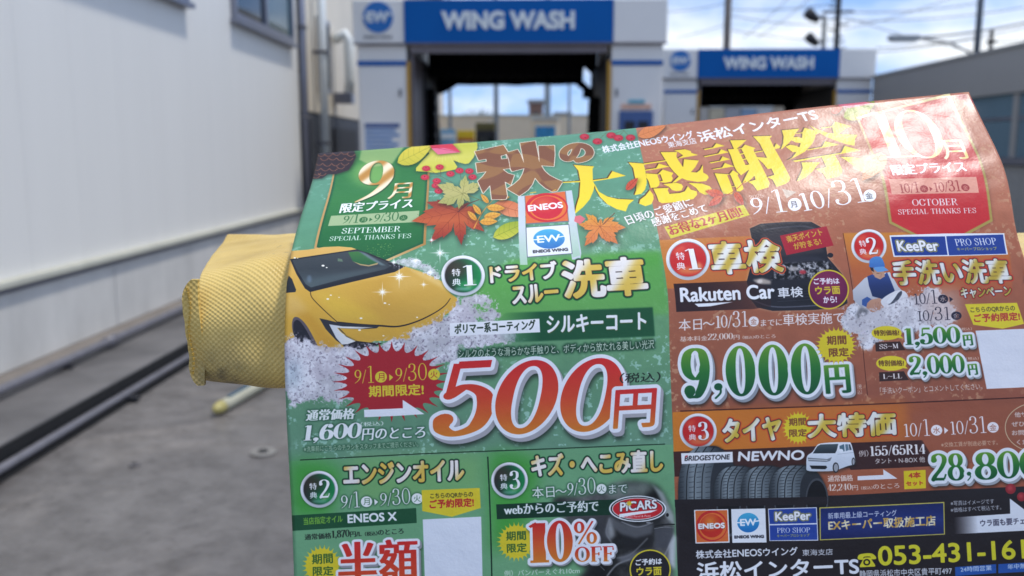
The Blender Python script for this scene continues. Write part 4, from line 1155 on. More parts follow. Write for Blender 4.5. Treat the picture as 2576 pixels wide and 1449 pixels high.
text(['k:本日', 'k:～', 'n:10/', 'N:31:1.3', 'c:金:.95', 'k:までに:.62', 'k:車検実施で:1.0'], 332, 1372, 2255, 1282, 200, (240, 232, 232), thick=.05, thin=.024, dx=.45)
ell(2070, 892, 236, 230, (226, 200, 46)); ell(2070, 892, 220, 214, radial((142, 40, 84), (104, 22, 70), .5, .3, .7))
text('ご予約は', 1900, 836, 2200, 828, 76, (240, 236, 242), bold=.8)
text('ウラ面', 1918, 955, 2208, 946, 98, (222, 200, 46), bold=1.0)
text('から!', 2010, 1052, 2168, 1044, 80, (240, 236, 242), bold=.8)
use('k')
text(['k:基本料金', 'N:22,000:1.2', 'k:円', 'k:（税込）:.62', 'k:のところ:.8'], 345, 200, 1455, 160, 88, (234, 216, 206), dx=.4, thick=.085)
# 9,000 yen
GG = vgrad((104, 160, 44), (38, 120, 48), (10, 84, 46))
for pss in (0, 1):
    kx = dict(outl=[(8.5, (232, 236, 242))], extrude=(7, 9, (150, 156, 164)), shadow=(8, 16, 6, .8)) if pss == 0 else dict(outl=[(8.5, (232, 236, 242))])
    st = dict(thick=.104, thin=.022)
    text(['N:9'], 368, 855, 702, 848, 585, GG, thick=.098, thin=.026, **kx)
    text(['n:,'], 750, 858, 852, 850, 182, (12, 88, 50), thick=.06, **kx)
    text(['N:0'], 888, 832, 1234, 822, 588, GG, **st, **kx)
    text(['N:0'], 1268, 820, 1616, 812, 590, GG, **st, **kx)
    text(['N:0'], 1648, 808, 1996, 800, 592, GG, **st, **kx)
use('l')
text('円', 22, 945, 320, 930, 335, GG, bold=.6, dx=3.0, outl=[(7.5, (232, 236, 242))], extrude=(5, 7, (170, 176, 182)), shadow=(6, 12, 5, .7))
splash('l', [(260, -60), (800, -200), (1200, 60), (1180, 130), (900, 200), (620, 330), (480, 400), (380, 330), (220, 160)], 51, soft=12, dens=.45, base=(208, 208, 214), dark=(120, 130, 144))
for reg_, cx, cy in (('l', 140, 385),):
    burst(reg_, cx, cy, 250, 225, 26, (228, 206, 34), .22)
    use(reg_)
    text('期間', 35, 378, 262, 368, 106, (112, 48, 40), bold=.6)
    text('限定', 60, 516, 290, 506, 104, (112, 48, 40), bold=.6)
line([(448, 390), (475, 680), (503, 955)], 7, (64, 24, 16))
text('（税', 388, 890, 440, 886, 60, (232, 214, 200), bold=0)
text('込）', 388, 950, 440, 946, 56, (232, 214, 200), bold=0)

# ---------------- hand wash
use('h')
# worker in a blue cap
poly([(330, 900), (470, 760), (560, 720), (760, 690), (860, 860), (900, 900), (800, 920), (740, 1000), (560, 1000), (530, 1100), (420, 1090), (340, 1010)], vgrad((206, 210, 218), (196, 198, 206), (170, 176, 190)))
poly([(500, 740), (560, 715), (650, 770), (730, 690), (790, 830), (820, 905), (700, 1010), (560, 970), (520, 850)], vgrad((54, 82, 150), (36, 56, 112), (28, 44, 84)))
poly([(565, 690), (600, 650), (700, 690), (700, 740), (650, 775), (590, 750)], (196, 150, 124))
poly([(540, 640), (690, 670), (705, 740), (650, 772), (600, 740), (560, 700)], vgrad((186, 138, 110), (204, 158, 132)))
poly([(530, 630), (570, 640), (580, 690), (545, 670)], (50, 40, 44))
poly(smooth([(524, 600), (535, 540), (600, 508), (660, 520), (690, 570), (700, 630), (620, 640), (530, 632)]), vgrad((76, 140, 206), (60, 110, 186)))
poly([(590, 632), (690, 625), (750, 672), (690, 682), (620, 690), (570, 650)], (98, 156, 214))
line([(610, 706), (640, 704)], 6, (90, 60, 50)); line([(655, 700), (670, 722), (655, 728)], 4, (150, 104, 84)); line([(640, 748), (668, 746)], 4, (140, 80, 70))
poly([(440, 1010), (500, 975), (560, 1010), (500, 1100), (440, 1070)], (54, 90, 160))
poly([(500, 1050), (540, 1010), (640, 990), (700, 1040), (700, 1090), (620, 1160), (540, 1150), (490, 1100)], vgrad((204, 152, 124), (186, 130, 104)))
for k_ in range(3):
    line([(600 + k_ * 30, 1040), (590 + k_ * 28, 1110)], 4, (160, 104, 84), .7)
poly(smooth([(700, 1100), (660, 1020), (780, 930), (890, 900), (960, 940), (960, 1020), (880, 1080), (780, 1130)]), (226, 226, 230))
poly(smooth([(740, 1070), (800, 990), (890, 910), (900, 950), (840, 1030)]), (70, 76, 90))
poly(smooth([(720, 1050), (770, 980), (850, 925), (840, 960), (770, 1050)]), (232, 234, 238))
poly([(370, 1180), (420, 1090), (520, 1130), (460, 1240), (400, 1270)], (110, 110, 116), .9, soft=4)
splash('h', [(440, 1200), (560, 1150), (700, 1100), (850, 1080), (960, 960), (1200, 880), (1350, 950), (1500, 1100), (1450, 1260), (1100, 1340), (700, 1400), (300, 1360), (250, 1260)], 57, soft=12, dens=.48, base=(204, 200, 206), dark=(140, 130, 134), white=(242, 240, 244))
use('h')
poly([(1150, 930), (1500, 880), (1600, 1000), (1560, 1260), (1180, 1270)], (226, 196, 184), .55, soft=24)
poly([(758, 265), (1400, 243), (2088, 240), (2132, 486), (1440, 505), (806, 514)], (232, 236, 244))
poly([(776, 282), (1402, 276), (1432, 492), (820, 500)], (34, 62, 146))
poly([(1416, 274), (2075, 254), (2112, 478), (1448, 496)], (38, 66, 150))
text('KeePer', 862, 452, 1340, 448, 128, (240, 240, 242), bold=1.5, outl=[(3.0, (186, 176, 70)), (1.2, (30, 34, 60))])
text(['n:PRO SHOP'], 1530, 388, 2005, 372, 82, (232, 236, 246), thick=.05, thin=.026)
text('キーパープロショップ', 1545, 446, 2010, 436, 42, (206, 192, 90), bold=.3)
text('手洗い洗車', 820, 850, 2190, 822, 296, gold((196, 166, 56), (232, 230, 226), 50), bold=2.9, outl=[(5.5, (206, 66, 44)), (2.0, (50, 36, 40))])
text('キャンペーン', 1590, 1000, 2180, 972, 128, gold((196, 166, 56), (232, 230, 226), 60), bold=1.2, outl=[(3.6, (206, 66, 44)), (1.5, (50, 36, 40))])
DK = (44, 40, 58)
text(['n:10/', 'N:1:1.3', 'c:水:.95', '>'], 1050, 1068, 1500, 1050, 165, DK, thick=.045, thin=.024)
text(['n:10/', 'N:31:1.3', 'c:金:.95'], 1088, 1262, 1598, 1242, 160, DK, thick=.045, thin=.024)
poly([(1632, 1062), (2235, 1045), (2318, 1290), (2070, 1346), (1730, 1300)], (234, 214, 42))
text('こちらのQRからの', 1700, 1164, 2215, 1142, 66, (70, 54, 46), bold=.3)
text('ご予約限定!', 1740, 1276, 2275, 1250, 100, (196, 54, 50), bold=.8)
use('l')
poly([(1755, 210), (2330, 188), (2480, 184), (2580, 860), (2318, 866), (1885, 885)], (230, 232, 240))
use('l')
def bubble(cx, cy, rx, ry, s, ax, ay, tail):
    ell(cx, cy, rx, ry, (230, 210, 36)); poly([(cx + rx * .5, cy + ry * .6), tail, (cx + rx * .85, cy + ry * .2)], (230, 210, 36))
    text(s, cx - rx * .84, cy + ry * .40, cx + rx * .84, cy + ry * .36, ry * .82, (80, 40, 30), bold=.5)
bubble(725, 237, 175, 82, '特別価格!', 0, 0, (920, 300))
bubble(780, 588, 176, 86, '特別価格!', 0, 0, (970, 650))
poly([(592, 345), (880, 334), (944, 436), (600, 452)], (58, 34, 30)); poly([(636, 692), (925, 680), (985, 782), (642, 798)], (58, 34, 30))
text(['n:SS', 'n:~', 'n:M'], 642, 424, 862, 414, 58, (240, 230, 226), thick=.07, thin=.03)
text(['n:L', 'n:~', 'n:LL'], 686, 770, 906, 762, 58, (240, 230, 226), thick=.07, thin=.03)
WS = [(6.0, (232, 236, 242))]
for pss in (0, 1):
    kx = dict(outl=WS, extrude=(4, 6, (160, 166, 172)), shadow=(5, 10, 5, .75)) if pss == 0 else dict(outl=WS)
    text(['n:1,500'], 945, 412, 1592, 392, 236, GG, thick=.09, thin=.026, **kx)
    text('円', 1620, 388, 1732, 380, 130, GG, bold=.3, dx=1.2, **kx)
    text(['n:2,000'], 998, 762, 1645, 742, 258, GG, thick=.09, thin=.026, **kx)
    text('円', 1678, 728, 1788, 720, 130, GG, bold=.3, dx=1.2, **kx)
text('（税込）', 1575, 212, 1715, 206, 36, (240, 220, 206)); text('（税込）', 1650, 552, 1795, 546, 36, (240, 220, 206))
text('「手洗いクーポン」とコメントしてください。', 652, 945, 1838, 892, 76, (222, 206, 196), bold=.2)

# ---------------- tyres
use('k')
text('タイヤ', 842, 1368, 1535, 1335, 285, gold((214, 184, 60), (236, 234, 224), 60), bold=3.0, outl=[(5.0, (214, 78, 36)), (2.0, (44, 26, 38))])
burst('k', 1715, 1192, 190, 202, 24, (228, 206, 34), .22)
use('k')
text('期間', 1610, 1172, 1815, 1162, 92, (112, 48, 40), bold=.5)
text('限定', 1615, 1300, 1822, 1290, 92, (112, 48, 40), bold=.5)
use('l')
text('大特価', -190, 1462, 848, 1425, 288, gold((214, 184, 60), (236, 234, 226), 60), bold=3.0, outl=[(5.0, (220, 80, 36)), (2.0, (44, 26, 30))])
text(['n:10/', 'N:1:1.3', 'c:水:.95', '_:x:.2', '>', '_:x:.2', 'n:10/', 'N:31:1.3', 'c:金:.95'], 935, 1445, 2030, 1390, 205, (240, 232, 234), thick=.05, thin=.024)
ell(2470, 1330, 375, 290, (214, 190, 150)); ell(2470, 1330, 366, 281, (156, 88, 62))
text('他サービスも', 2210, 1215, 2640, 1195, 62, (226, 212, 206), bold=.4); text('ぜひお気軽に', 2175, 1325, 2640, 1305, 62, (226, 212, 206), bold=.4); text('お問い合わせ', 2178, 1425, 2640, 1405, 62, (226, 212, 206), bold=.4)
use('p'); text('ください。', 1850, 190, 2110, 182, 50, (226, 212, 206), bold=.4)
use('o')
def tyre(x0, x1, yt, yb, tf=.56):
    w = x1 - x0; h_ = yb - yt
    body = smooth([(x0, yb + 14), (x0 + w * .01, yt + h_ * .60), (x0 + w * .09, yt + h_ * .26), (x0 + w * .24, yt + h_ * .06), (x0 + w * .46, yt), (x0 + w * .66, yt + 6), (x0 + w * .86, yt + h_ * .25), (x0 + w * .97, yt + h_ * .6), (x1, yb + 6)], 5, False)
    poly(list(body), (44, 48, 54), shadow=(2, 2, 4, .6))
    tread = smooth([(x0, yb + 14), (x0 + w * .01, yt + h_ * .60), (x0 + w * .09, yt + h_ * .26), (x0 + w * .24, yt + h_ * .06), (x0 + w * .42, yt + 2)], 5, False)
    right_ = smooth([(x0 + w * (tf + .22), yt + h_ * .05), (x0 + w * (tf + .08), yt + h_ * .28), (x0 + w * (tf + .01), yt + h_ * .6), (x0 + w * tf, yb + 10)], 5, False)
    poly(list(tread) + list(right_), hgrad((40, 46, 52), (128, 140, 146), (92, 102, 108), (30, 34, 40)))
    ell(x0 + w * (tf + .30), yb + 20, w * .20, h_ * .66, (70, 74, 80)); ell(x0 + w * (tf + .30), yb + 24, w * .175, h_ * .60, (20, 19, 22))
    tr = lambda a: smooth([(x0 + w * a, yb + 4), (x0 + w * (a + .01), yt + h_ * .55), (x0 + w * (a + .07), yt + h_ * .25), (x0 + w * (a + .20), yt + 6)], 5, False)
    for a in (.26 * tf, .5 * tf, .74 * tf):
        line(list(tr(a)), 9, (22, 24, 28), sm=False)
    for k in range(10):
        y = yt + h_ * (.1 + .095 * k)
        sh = .02 + .22 * max(0, .5 - (y - yt) / h_) ** 1.6 * 2
        for a, b_ in ((.02, .13), (.30, .44), (.54, .68), (.82, .97)):
            line([(x0 + w * (a * tf + sh), y + 3), (x0 + w * (b_ * tf + sh), y - 2)], 5, (36, 40, 46), .85)
tyre(270, 860, 205, 716, .52); tyre(612, 1090, 392, 706, .54); tyre(872, 1370, 390, 700, .54); tyre(1145, 1688, 385, 692, .54)
poly([(236, 716), (1700, 686), (1700, 760), (240, 790)], (36, 30, 33))
poly([(298, 270), (792, 256), (796, 356), (304, 374)], (236, 238, 242))
text('BRIDGESTONE', 330, 346, 762, 330, 50, (30, 28, 34), bold=.5, slant=.15)
poly([(333, 322), (345, 292), (366, 290)], (206, 40, 50))
text('NEWNO', 840, 350, 1478, 336, 98, (236, 238, 242), bold=1.4, slant=.12)
# white minivan
use('o')
van = smooth([(1500, 336), (1512, 290), (1560, 256), (1600, 196), (1640, 176), (1760, 166), (1900, 164), (1928, 176), (1948, 240), (1962, 300), (1966, 370), (1900, 392), (1830, 418), (1760, 440), (1600, 444), (1508, 436), (1500, 390)], 3)
poly(van, vgrad((236, 240, 246), (216, 224, 234), (196, 206, 218)), shadow=(2, 6, 5, .5))
poly([(1562, 272), (1604, 204), (1636, 186), (1806, 180), (1792, 240), (1776, 270)], vgrad((70, 86, 92), (36, 44, 52)))
poly([(1818, 200), (1862, 182), (1868, 250), (1822, 260)], (80, 112, 128)); poly([(1872, 184), (1898, 184), (1908, 240), (1878, 250)], (96, 124, 140)); poly([(1904, 184), (1920, 186), (1936, 236), (1914, 242)], (60, 76, 90))
ell(1832, 246, 22, 17, (232, 238, 244))
poly([(1512, 312), (1700, 326), (1745, 308), (1728, 344), (1690, 354), (1520, 346)], (126, 132, 140)); poly([(1532, 388), (1690, 390), (1700, 408), (1680, 424), (1550, 420)], (30, 32, 36))
line([(1520, 330), (1700, 338)], 6, (220, 224, 228)); line([(1800, 280), (1955, 262)], 3, (150, 160, 172))
ell(1782, 408, 30, 50, (36, 38, 42)); ell(1784, 408, 21, 38, (160, 164, 170)); ell(1951, 352, 17, 40, (36, 38, 42)); ell(1952, 352, 11, 29, (160, 164, 170))
use('p')
text('例）', 335, 306, 428, 300, 62, (230, 222, 216), bold=.2)
text(['n:155/65R14'], 445, 300, 975, 278, 100, (238, 234, 232), thick=.085, thin=.03)
text('タント・N-BOX 他', 490, 375, 970, 356, 56, (232, 226, 220), bold=.3)
text('通常価格', 36, 546, 280, 536, 62, (238, 220, 208), bold=.1, dx=.5)
text(['N:42,240:1.15', 'k:円', 'k:（税込）:.62', 'k:のところ'], 36, 644, 724, 612, 76, (238, 220, 208), dx=.3, thick=.085)
poly([(322, 490), (570, 478), (567, 424), (704, 514), (322, 530)], (236, 236, 242))
poly([(764, 440), (974, 430), (978, 606), (770, 616)], (234, 208, 32))
text('4本', 812, 514, 930, 508, 62, (200, 60, 40), bold=.8); text('セット', 788, 586, 952, 578, 46, (200, 60, 40), bold=.8)
text('※交換工賃が別途必要です。', 1125, 214, 1668, 190, 48, (222, 190, 160), bold=.1)
for pss in (0, 1):
    kx = dict(outl=[(8.0, (232, 236, 242))], extrude=(5, 8, (160, 166, 172)), shadow=(6, 13, 6, .8)) if pss == 0 else dict(outl=[(8.0, (232, 236, 242))])
    text(['n:28'], 1030, 542, 1352, 534, 268, GG, thick=.08, thin=.028, **kx)
    text(['n:,'], 1376, 535, 1420, 530, 86, (20, 90, 52), thick=.05, **kx)
    text(['n:800'], 1452, 530, 2100, 500, 268, GG, thick=.08, thin=.028, **kx)

# ---------------- foot
use('o')
poly([(422, 814), (750, 806), (764, 1128), (436, 1136)], (234, 238, 242)); poly([(434, 822), (740, 816), (752, 1116), (446, 1126)], (226, 108, 48))
xx0 = None
ell(592, 968, 150, 148, (206, 44, 40)); ell(600, 972, 132, 130, (232, 112, 48)); ell(592, 966, 114, 112, radial((232, 130, 44), (206, 44, 32), .42, .3, .5))
text('ENEOS', 462, 1000, 720, 990, 56, (244, 244, 246), bold=1.2, shadow=(1, 1, 1, .5))
poly([(778, 806), (1106, 800), (1118, 1126), (790, 1130)], (234, 238, 244))
ewlogo('o', 942, 936, 105, 94, .0)
text('ENEOS WING', 808, 1090, 1095, 1084, 32, (50, 52, 64), bold=.9)
poly([(1132, 802), (1600, 788), (1614, 1108), (1146, 1112)], (230, 234, 244))
poly([(1138, 810), (1592, 796), (1598, 940), (1148, 950)], (34, 66, 156)); poly([(1148, 962), (1600, 952), (1606, 1100), (1152, 1106)], (36, 68, 160))
text('KeePer', 1200, 922, 1545, 912, 88, (240, 240, 242), bold=1.3, outl=[(2.4, (186, 176, 70)), (1.0, (30, 34, 60))])
text(['n:PRO SHOP'], 1218, 1036, 1535, 1030, 50, (232, 236, 246), thick=.05, thin=.028)
text('キーパープロショップ', 1218, 1078, 1532, 1070, 30, (206, 192, 90), bold=.3)
text(['k:株式会社', 'k:ENEOS:1.1', 'k:ウイング'], 440, 1285, 1420, 1250, 84, (226, 230, 236), bold=.7)
text('東海支店', 1462, 1256, 1755, 1246, 62, (222, 226, 232), bold=.3)
text('浜松インターTS', 450, 1500, 2010, 1440, 185, (234, 238, 244), bold=1.6)
use('p')
poly([(-45, 790), (1154, 737), (1160, 1050), (-40, 1106)], (196, 184, 84)); poly([(-34, 800), (1144, 748), (1150, 1042), (-30, 1096)], vgrad((22, 36, 96), (32, 50, 120), (24, 34, 92)))
text('新車用最上級コーティング', 38, 904, 700, 872, 62, (216, 222, 234), bold=.4)
text('EXキーパー取扱施工店', 42, 1014, 1076, 966, 104, gold((206, 160, 70), (236, 226, 190), 30), bold=1.0)
text('※写真はイメージです', 1216, 776, 1632, 754, 48, (206, 210, 216), bold=.2)
text('※価格はすべて税込です。', 1216, 840, 1702, 812, 48, (206, 210, 216), bold=.2)
x0g, y0g, mg = edges_cov([F([(1240, 886), (1786, 850), (1782, 704), (2120, 960), (1980, 1010), (1250, 1046)])], 8)
paint((x0g, y0g, mg * np.clip((np.linspace(0, 1, mg.shape[1])[None] - .03) * 4, 0, 1).astype(np.float32)), (226, 230, 238))
text('ウラ面も要チェック', 1500, 976, 2060, 944, 66, (64, 62, 84), bold=.5)
for p in [(1790, 612, 50), (1895, 688, 44)]:
    ell(p[0], p[1], p[2], p[2], (150, 36, 44)); ell(p[0] - 6, p[1] - 6, p[2] * .5, p[2] * .5, (190, 60, 66), soft=4)
text('053-431-1611', 522, 1352, 2080, 1275, 190, (222, 214, 42), bold=1.7)
poly(smooth([(326, 1286), (330, 1250), (370, 1234), (450, 1230), (492, 1256), (498, 1284), (450, 1286), (440, 1262), (382, 1266), (376, 1292)]), (222, 214, 42))
poly([(376, 1284), (390, 1270), (440, 1268), (452, 1282), (492, 1345), (490, 1358), (345, 1364), (342, 1350)], (222, 214, 42))
ell(410, 1316, 34, 32, (40, 34, 32)); ell(410, 1316, 18, 17, (222, 214, 42))
text('静岡県浜松市中央区貴平町497', 340, 1465, 1230, 1432, 72, (222, 226, 232), bold=.4)
poly([(1256, 1362), (1652, 1334), (1652, 1420), (1260, 1449)], (34, 84, 168)); poly([(1672, 1334), (2080, 1308), (2080, 1400), (1672, 1422)], (34, 84, 168))
text('24時間営業', 1310, 1412, 1610, 1394, 52, (200, 214, 236), bold=.4); text('年中無休', 1762, 1388, 2000, 1372, 54, (200, 214, 236), bold=.4)

# fine paper and ink grain
T[:] = (T - T.mean(2, keepdims=True)) * .93 + T.mean(2, keepdims=True)
T *= (.985 + .03 * _rng.random((TH, TW, 1), dtype=np.float32))
np.clip(T, 0, 1, out=T)
img = bpy.data.images.new("flyer_print", TW, TH, alpha=False)
buf = np.ones((TH, TW, 4), np.float32)
buf[..., :3] = T[::-1]
img.pixels.foreach_set(buf.ravel())
img.update()
img.pack()
del buf

# ------------------------------------------------------------------ helpers for real geometry
def ray(px, py):
    x = (px - 1288) / FPX; y = (724.5 - py) / FPX
    return (CM.to_3x3() @ Vector((x, y, -1))).normalized()
def at(px, py, Y):
    """point of the plane y = Y seen at a place of the picture"""
    d = ray(px, py); t = Y / d.y
    return Vector((t * d.x, Y, CAM_H + t * d.z))

def tag(o, label=None, cat=None, group=None, kind=None):
    if label: o['label'] = label
    if cat: o['category'] = cat
    if group: o['group'] = group
    if kind: o['kind'] = kind
    return o

MATS = {}
def lin(c):
    return [((v / 255) / 12.92 if v <= 10 else ((v / 255 + .055) / 1.055) ** 2.4) for v in c]
def mat(name, c, rough=.6, metal=0.0, var=.12, scale=3.0, bump=0.0, bscale=40.0, spec=.5, c2=None, stretch=(1, 1, 1)):
    if name in MATS:
        return MATS[name]
    m = bpy.data.materials.new(name); m.use_nodes = True
    nt = m.node_tree; b = nt.nodes['Principled BSDF']
    c = c if max(c) <= 1 else lin(c)
    b.inputs['Roughness'].default_value = rough; b.inputs['Metallic'].default_value = metal
    b.inputs['Specular IOR Level'].default_value = spec
    tc = nt.nodes.new('ShaderNodeTexCoord'); mp = nt.nodes.new('ShaderNodeMapping'); mp.inputs['Scale'].default_value = stretch
    nt.links.new(tc.outputs['Object'], mp.inputs['Vector'])
    no = nt.nodes.new('ShaderNodeTexNoise'); no.inputs['Scale'].default_value = scale; no.inputs['Detail'].default_value = 6; no.inputs['Roughness'].default_value = .6
    nt.links.new(mp.outputs['Vector'], no.inputs['Vector'])
    rp = nt.nodes.new('ShaderNodeValToRGB')
    lo = [v * (1 - var) for v in c] if c2 is None else (c2 if max(c2) <= 1 else lin(c2))
    hi = [min(1, v * (1 + var * .6)) for v in c] if c2 is None else c
    rp.color_ramp.elements[0].position = .3; rp.color_ramp.elements[1].position = .7
    rp.color_ramp.elements[0].color = (*lo, 1); rp.color_ramp.elements[1].color = (*hi, 1)
    nt.links.new(no.outputs['Fac'], rp.inputs['Fac']); nt.links.new(rp.outputs['Color'], b.inputs['Base Color'])
    if bump:
        n2 = nt.nodes.new('ShaderNodeTexNoise'); n2.inputs['Scale'].default_value = bscale; n2.inputs['Detail'].default_value = 5
        nt.links.new(tc.outputs['Object'], n2.inputs['Vector'])
        bp = nt.nodes.new('ShaderNodeBump'); bp.inputs['Strength'].default_value = bump; bp.inputs['Distance'].default_value = .01
        nt.links.new(n2.outputs['Fac'], bp.inputs['Height']); nt.links.new(bp.outputs['Normal'], b.inputs['Normal'])
    MATS[name] = m
    return m

def obj(name, bm, m, parent=None, smooth_=False, bev=0.0):
    me = bpy.data.meshes.new(name); bm.to_mesh(me); bm.free()
    me.materials.append(m)
    if smooth_:
        for p in me.polygons: p.use_smooth = True
    o = bpy.data.objects.new(name, me); COL.objects.link(o)
    if parent: o.parent = parent
    if bev:
        bv = o.modifiers.new('bevel', 'BEVEL'); bv.width = bev; bv.segments = 2; bv.limit_method = 'ANGLE'
    return o
def empty(name, loc=(0, 0, 0), rz=0.0):
    o = bpy.data.objects.new(name, None); COL.objects.link(o); o.location = loc; o.rotation_euler = (0, 0, rz); o.empty_display_size = .1
    return o
def bx(bm, x0, x1, y0, y1, z0, z1):
    v = [bm.verts.new(p) for p in ((x0, y0, z0), (x1, y0, z0), (x1, y1, z0), (x0, y1, z0), (x0, y0, z1), (x1, y0, z1), (x1, y1, z1), (x0, y1, z1))]
    for f in ((0, 3, 2, 1), (4, 5, 6, 7), (0, 1, 5, 4), (1, 2, 6, 5), (2, 3, 7, 6), (3, 0, 4, 7)):
        bm.faces.new([v[i] for i in f])
    return bm
def box(name, m, parent, *a, bev=0.0):
    return obj(name, bx(bmesh.new(), *a), m, parent, bev=bev)
def tube(bm, pts, r, seg=12, cap=True, r2=None):
    pts = [Vector(p) for p in pts]; rings = []
    n = len(pts)
    for i, p in enumerate(pts):
        d = (pts[min(i + 1, n - 1)] - pts[max(i - 1, 0)]).normalized()
        a = Vector((0, 0, 1)) if abs(d.z) < .9 else Vector((1, 0, 0))
        u = d.cross(a).normalized(); w = d.cross(u)
        rr = r if r2 is None else r + (r2 - r) * i / (n - 1)
        if isinstance(r, (list, tuple)): rr = r[i]
        rings.append([bm.verts.new(p + u * rr * math.cos(2 * math.pi * k / seg) + w * rr * math.sin(2 * math.pi * k / seg)) for k in range(seg)])
    for a, b in zip(rings, rings[1:]):
        for k in range(seg):
            bm.faces.new((a[k], a[(k + 1) % seg], b[(k + 1) % seg], b[k]))
    if cap:
        bm.faces.new(rings[0][::-1]); bm.faces.new(rings[-1])
    return bm
def tb(name, m, parent, pts, r, seg=12, **k):
    return obj(name, tube(bmesh.new(), pts, r, seg, **k), m, parent, smooth_=True)
def plate(name, m, parent, pts, y0, y1):
    """outline in x,z pushed from y0 back to y1"""
    bm = bmesh.new()
    a = [bm.verts.new((p[0], y0, p[1])) for p in pts]; b = [bm.verts.new((p[0], y1, p[1])) for p in pts]
    bm.faces.new(a); bm.faces.new(b[::-1]); n = len(pts)
    for i in range(n):
        bm.faces.new((a[i], b[i], b[(i + 1) % n], a[(i + 1) % n]))
    bmesh.ops.recalc_face_normals(bm, faces=bm.faces)
    return obj(name, bm, m, parent)
def disc(name, m, parent, cx, cz, rx, rz, y0, y1, n=40):
    return plate(name, m, parent, [(cx + rx * math.cos(2 * math.pi * k / n), cz + rz * math.sin(2 * math.pi * k / n)) for k in range(n)], y0, y1)
def sign_text(name, s, m, parent, x0, x1, z0, z1, y, depth=.02, bold=.02):
    """raised lettering on a board that faces -y"""
    cu = bpy.data.curves.new(name, 'FONT'); cu.body = s; cu.offset = bold; cu.extrude = .5; cu.resolution_u = 5
    o = bpy.data.objects.new(name, cu); COL.objects.link(o)
    bpy.context.view_layer.update()
    me = bpy.data.meshes.new_from_object(o.evaluated_get(bpy.context.evaluated_depsgraph_get()))
    bpy.data.objects.remove(o); bpy.data.curves.remove(cu)
    co = np.zeros(len(me.vertices) * 3, np.float32); me.vertices.foreach_get('co', co); co = co.reshape(-1, 3)
    mn, mx = co.min(0), co.max(0)
    out = np.stack([x0 + (co[:, 0] - mn[0]) / (mx[0] - mn[0]) * (x1 - x0), y + depth / 2 - co[:, 2] * depth, z0 + (co[:, 1] - mn[1]) / (mx[1] - mn[1]) * (z1 - z0)], 1)
    me.vertices.foreach_set('co', out.astype(np.float32).ravel()); me.update()
    me.materials.clear(); me.materials.append(m)
    n = bpy.data.objects.new(name, me); COL.objects.link(n); n.parent = parent
    return n

# ------------------------------------------------------------------ materials
M_wall = mat('white_siding', (232, 229, 221), .5, var=.022, scale=1.6, stretch=(1, 3, .22), bump=.05, bscale=12)
M_wall2 = mat('cream_render', (224, 214, 196), .7, var=.06, scale=2)
M_trim = mat('cream_trim', (196, 194, 178), .5, var=.08, scale=6)
M_skirt = mat('white_skirting', (212, 209, 202), .5, var=.14, scale=2.2, stretch=(1, 1.5, .6))
M_gap = mat('dark_joint', (150, 150, 148), .8)
M_alu = mat('aluminium_frame', (136, 138, 150), .35, .6, var=.05)
M_glass_d = mat('dark_glass', (18, 28, 30), .06, var=.2, scale=1, spec=.8)
M_glass_t = mat('teal_glass', (40, 74, 76), .08, var=.2, scale=1, spec=.8)
M_white = mat('machine_white', (234, 230, 224), .35, var=.04, scale=1.5)
M_blue = mat('sign_blue', (2, 92, 166), .5, var=.05, scale=2, spec=.15)
M_letter = mat('letter_white', (226, 230, 228), .4, var=.03)
M_blk = mat('black_bristle', (8, 9, 12), .95, spec=.1, var=.5, scale=20, bump=.6, bscale=60)
M_dark = mat('dark_steel', (34, 34, 38), .6, var=.2)
M_mauve = mat('grey_mauve_panel', (120, 112, 116), .5)
M_yel = mat('yellow_edge', (200, 150, 40), .5, var=.1)
M_gryb = mat('grey_cladding', (150, 150, 148), .5, var=.06, scale=1.0, stretch=(1, 1, 4))
M_gryf = mat('grey_fascia', (158, 156, 152), .5, var=.06, scale=.7)
M_pane = mat('sky_pane', (110, 134, 146), .12, var=.15, scale=.6, spec=.8)
M_pole = mat('concrete_pole', (118, 110, 104), .8, var=.15, scale=5)
M_polem = mat('painted_pole', (92, 98, 104), .5, .3)
M_wire = mat('cable_black', (30, 32, 36), .6)
M_steel = mat('galvanised_pipe', (112, 110, 114), .5, .15, var=.2, scale=12)
M_shade = mat('shade_black', (22, 22, 23), .7, var=.3, scale=20)  # near-black that stands in for deep shade; also fills the anchor holes

# ------------------------------------------------------------------ ground
g = mat('concrete_ground', (0.128, 0.118, 0.110), .62, var=.25, scale=.9, bump=.35, bscale=26)
nt = g.node_tree; bs = nt.nodes['Principled BSDF']
rp = bs.inputs['Base Color'].links[0].from_node
tcn = [n for n in nt.nodes if n.type == 'TEX_COORD'][0]
n2 = nt.nodes.new('ShaderNodeTexNoise'); n2.inputs['Scale'].default_value = 7; n2.inputs['Detail'].default_value = 8; n2.inputs['Roughness'].default_value = .75
mx = nt.nodes.new('ShaderNodeMix'); mx.data_type = 'RGBA'; mx.blend_type = 'MULTIPLY'; mx.inputs['Factor'].default_value = .85
r2 = nt.nodes.new('ShaderNodeValToRGB'); r2.color_ramp.elements[0].position = .34; r2.color_ramp.elements[0].color = (.62, .60, .58, 1); r2.color_ramp.elements[1].position = .60; r2.color_ramp.elements[1].color = (1.25, 1.25, 1.25, 1)
nt.links.new(tcn.outputs['Object'], n2.inputs['Vector']); nt.links.new(n2.outputs['Fac'], r2.inputs['Fac'])
nt.links.new(rp.outputs['Color'], mx.inputs['A']); nt.links.new(r2.outputs['Color'], mx.inputs['B']); nt.links.new(mx.outputs['Result'], bs.inputs['Base Color'])
n3 = nt.nodes.new('ShaderNodeTexNoise'); n3.inputs['Scale'].default_value = .55; n3.inputs['Detail'].default_value = 4
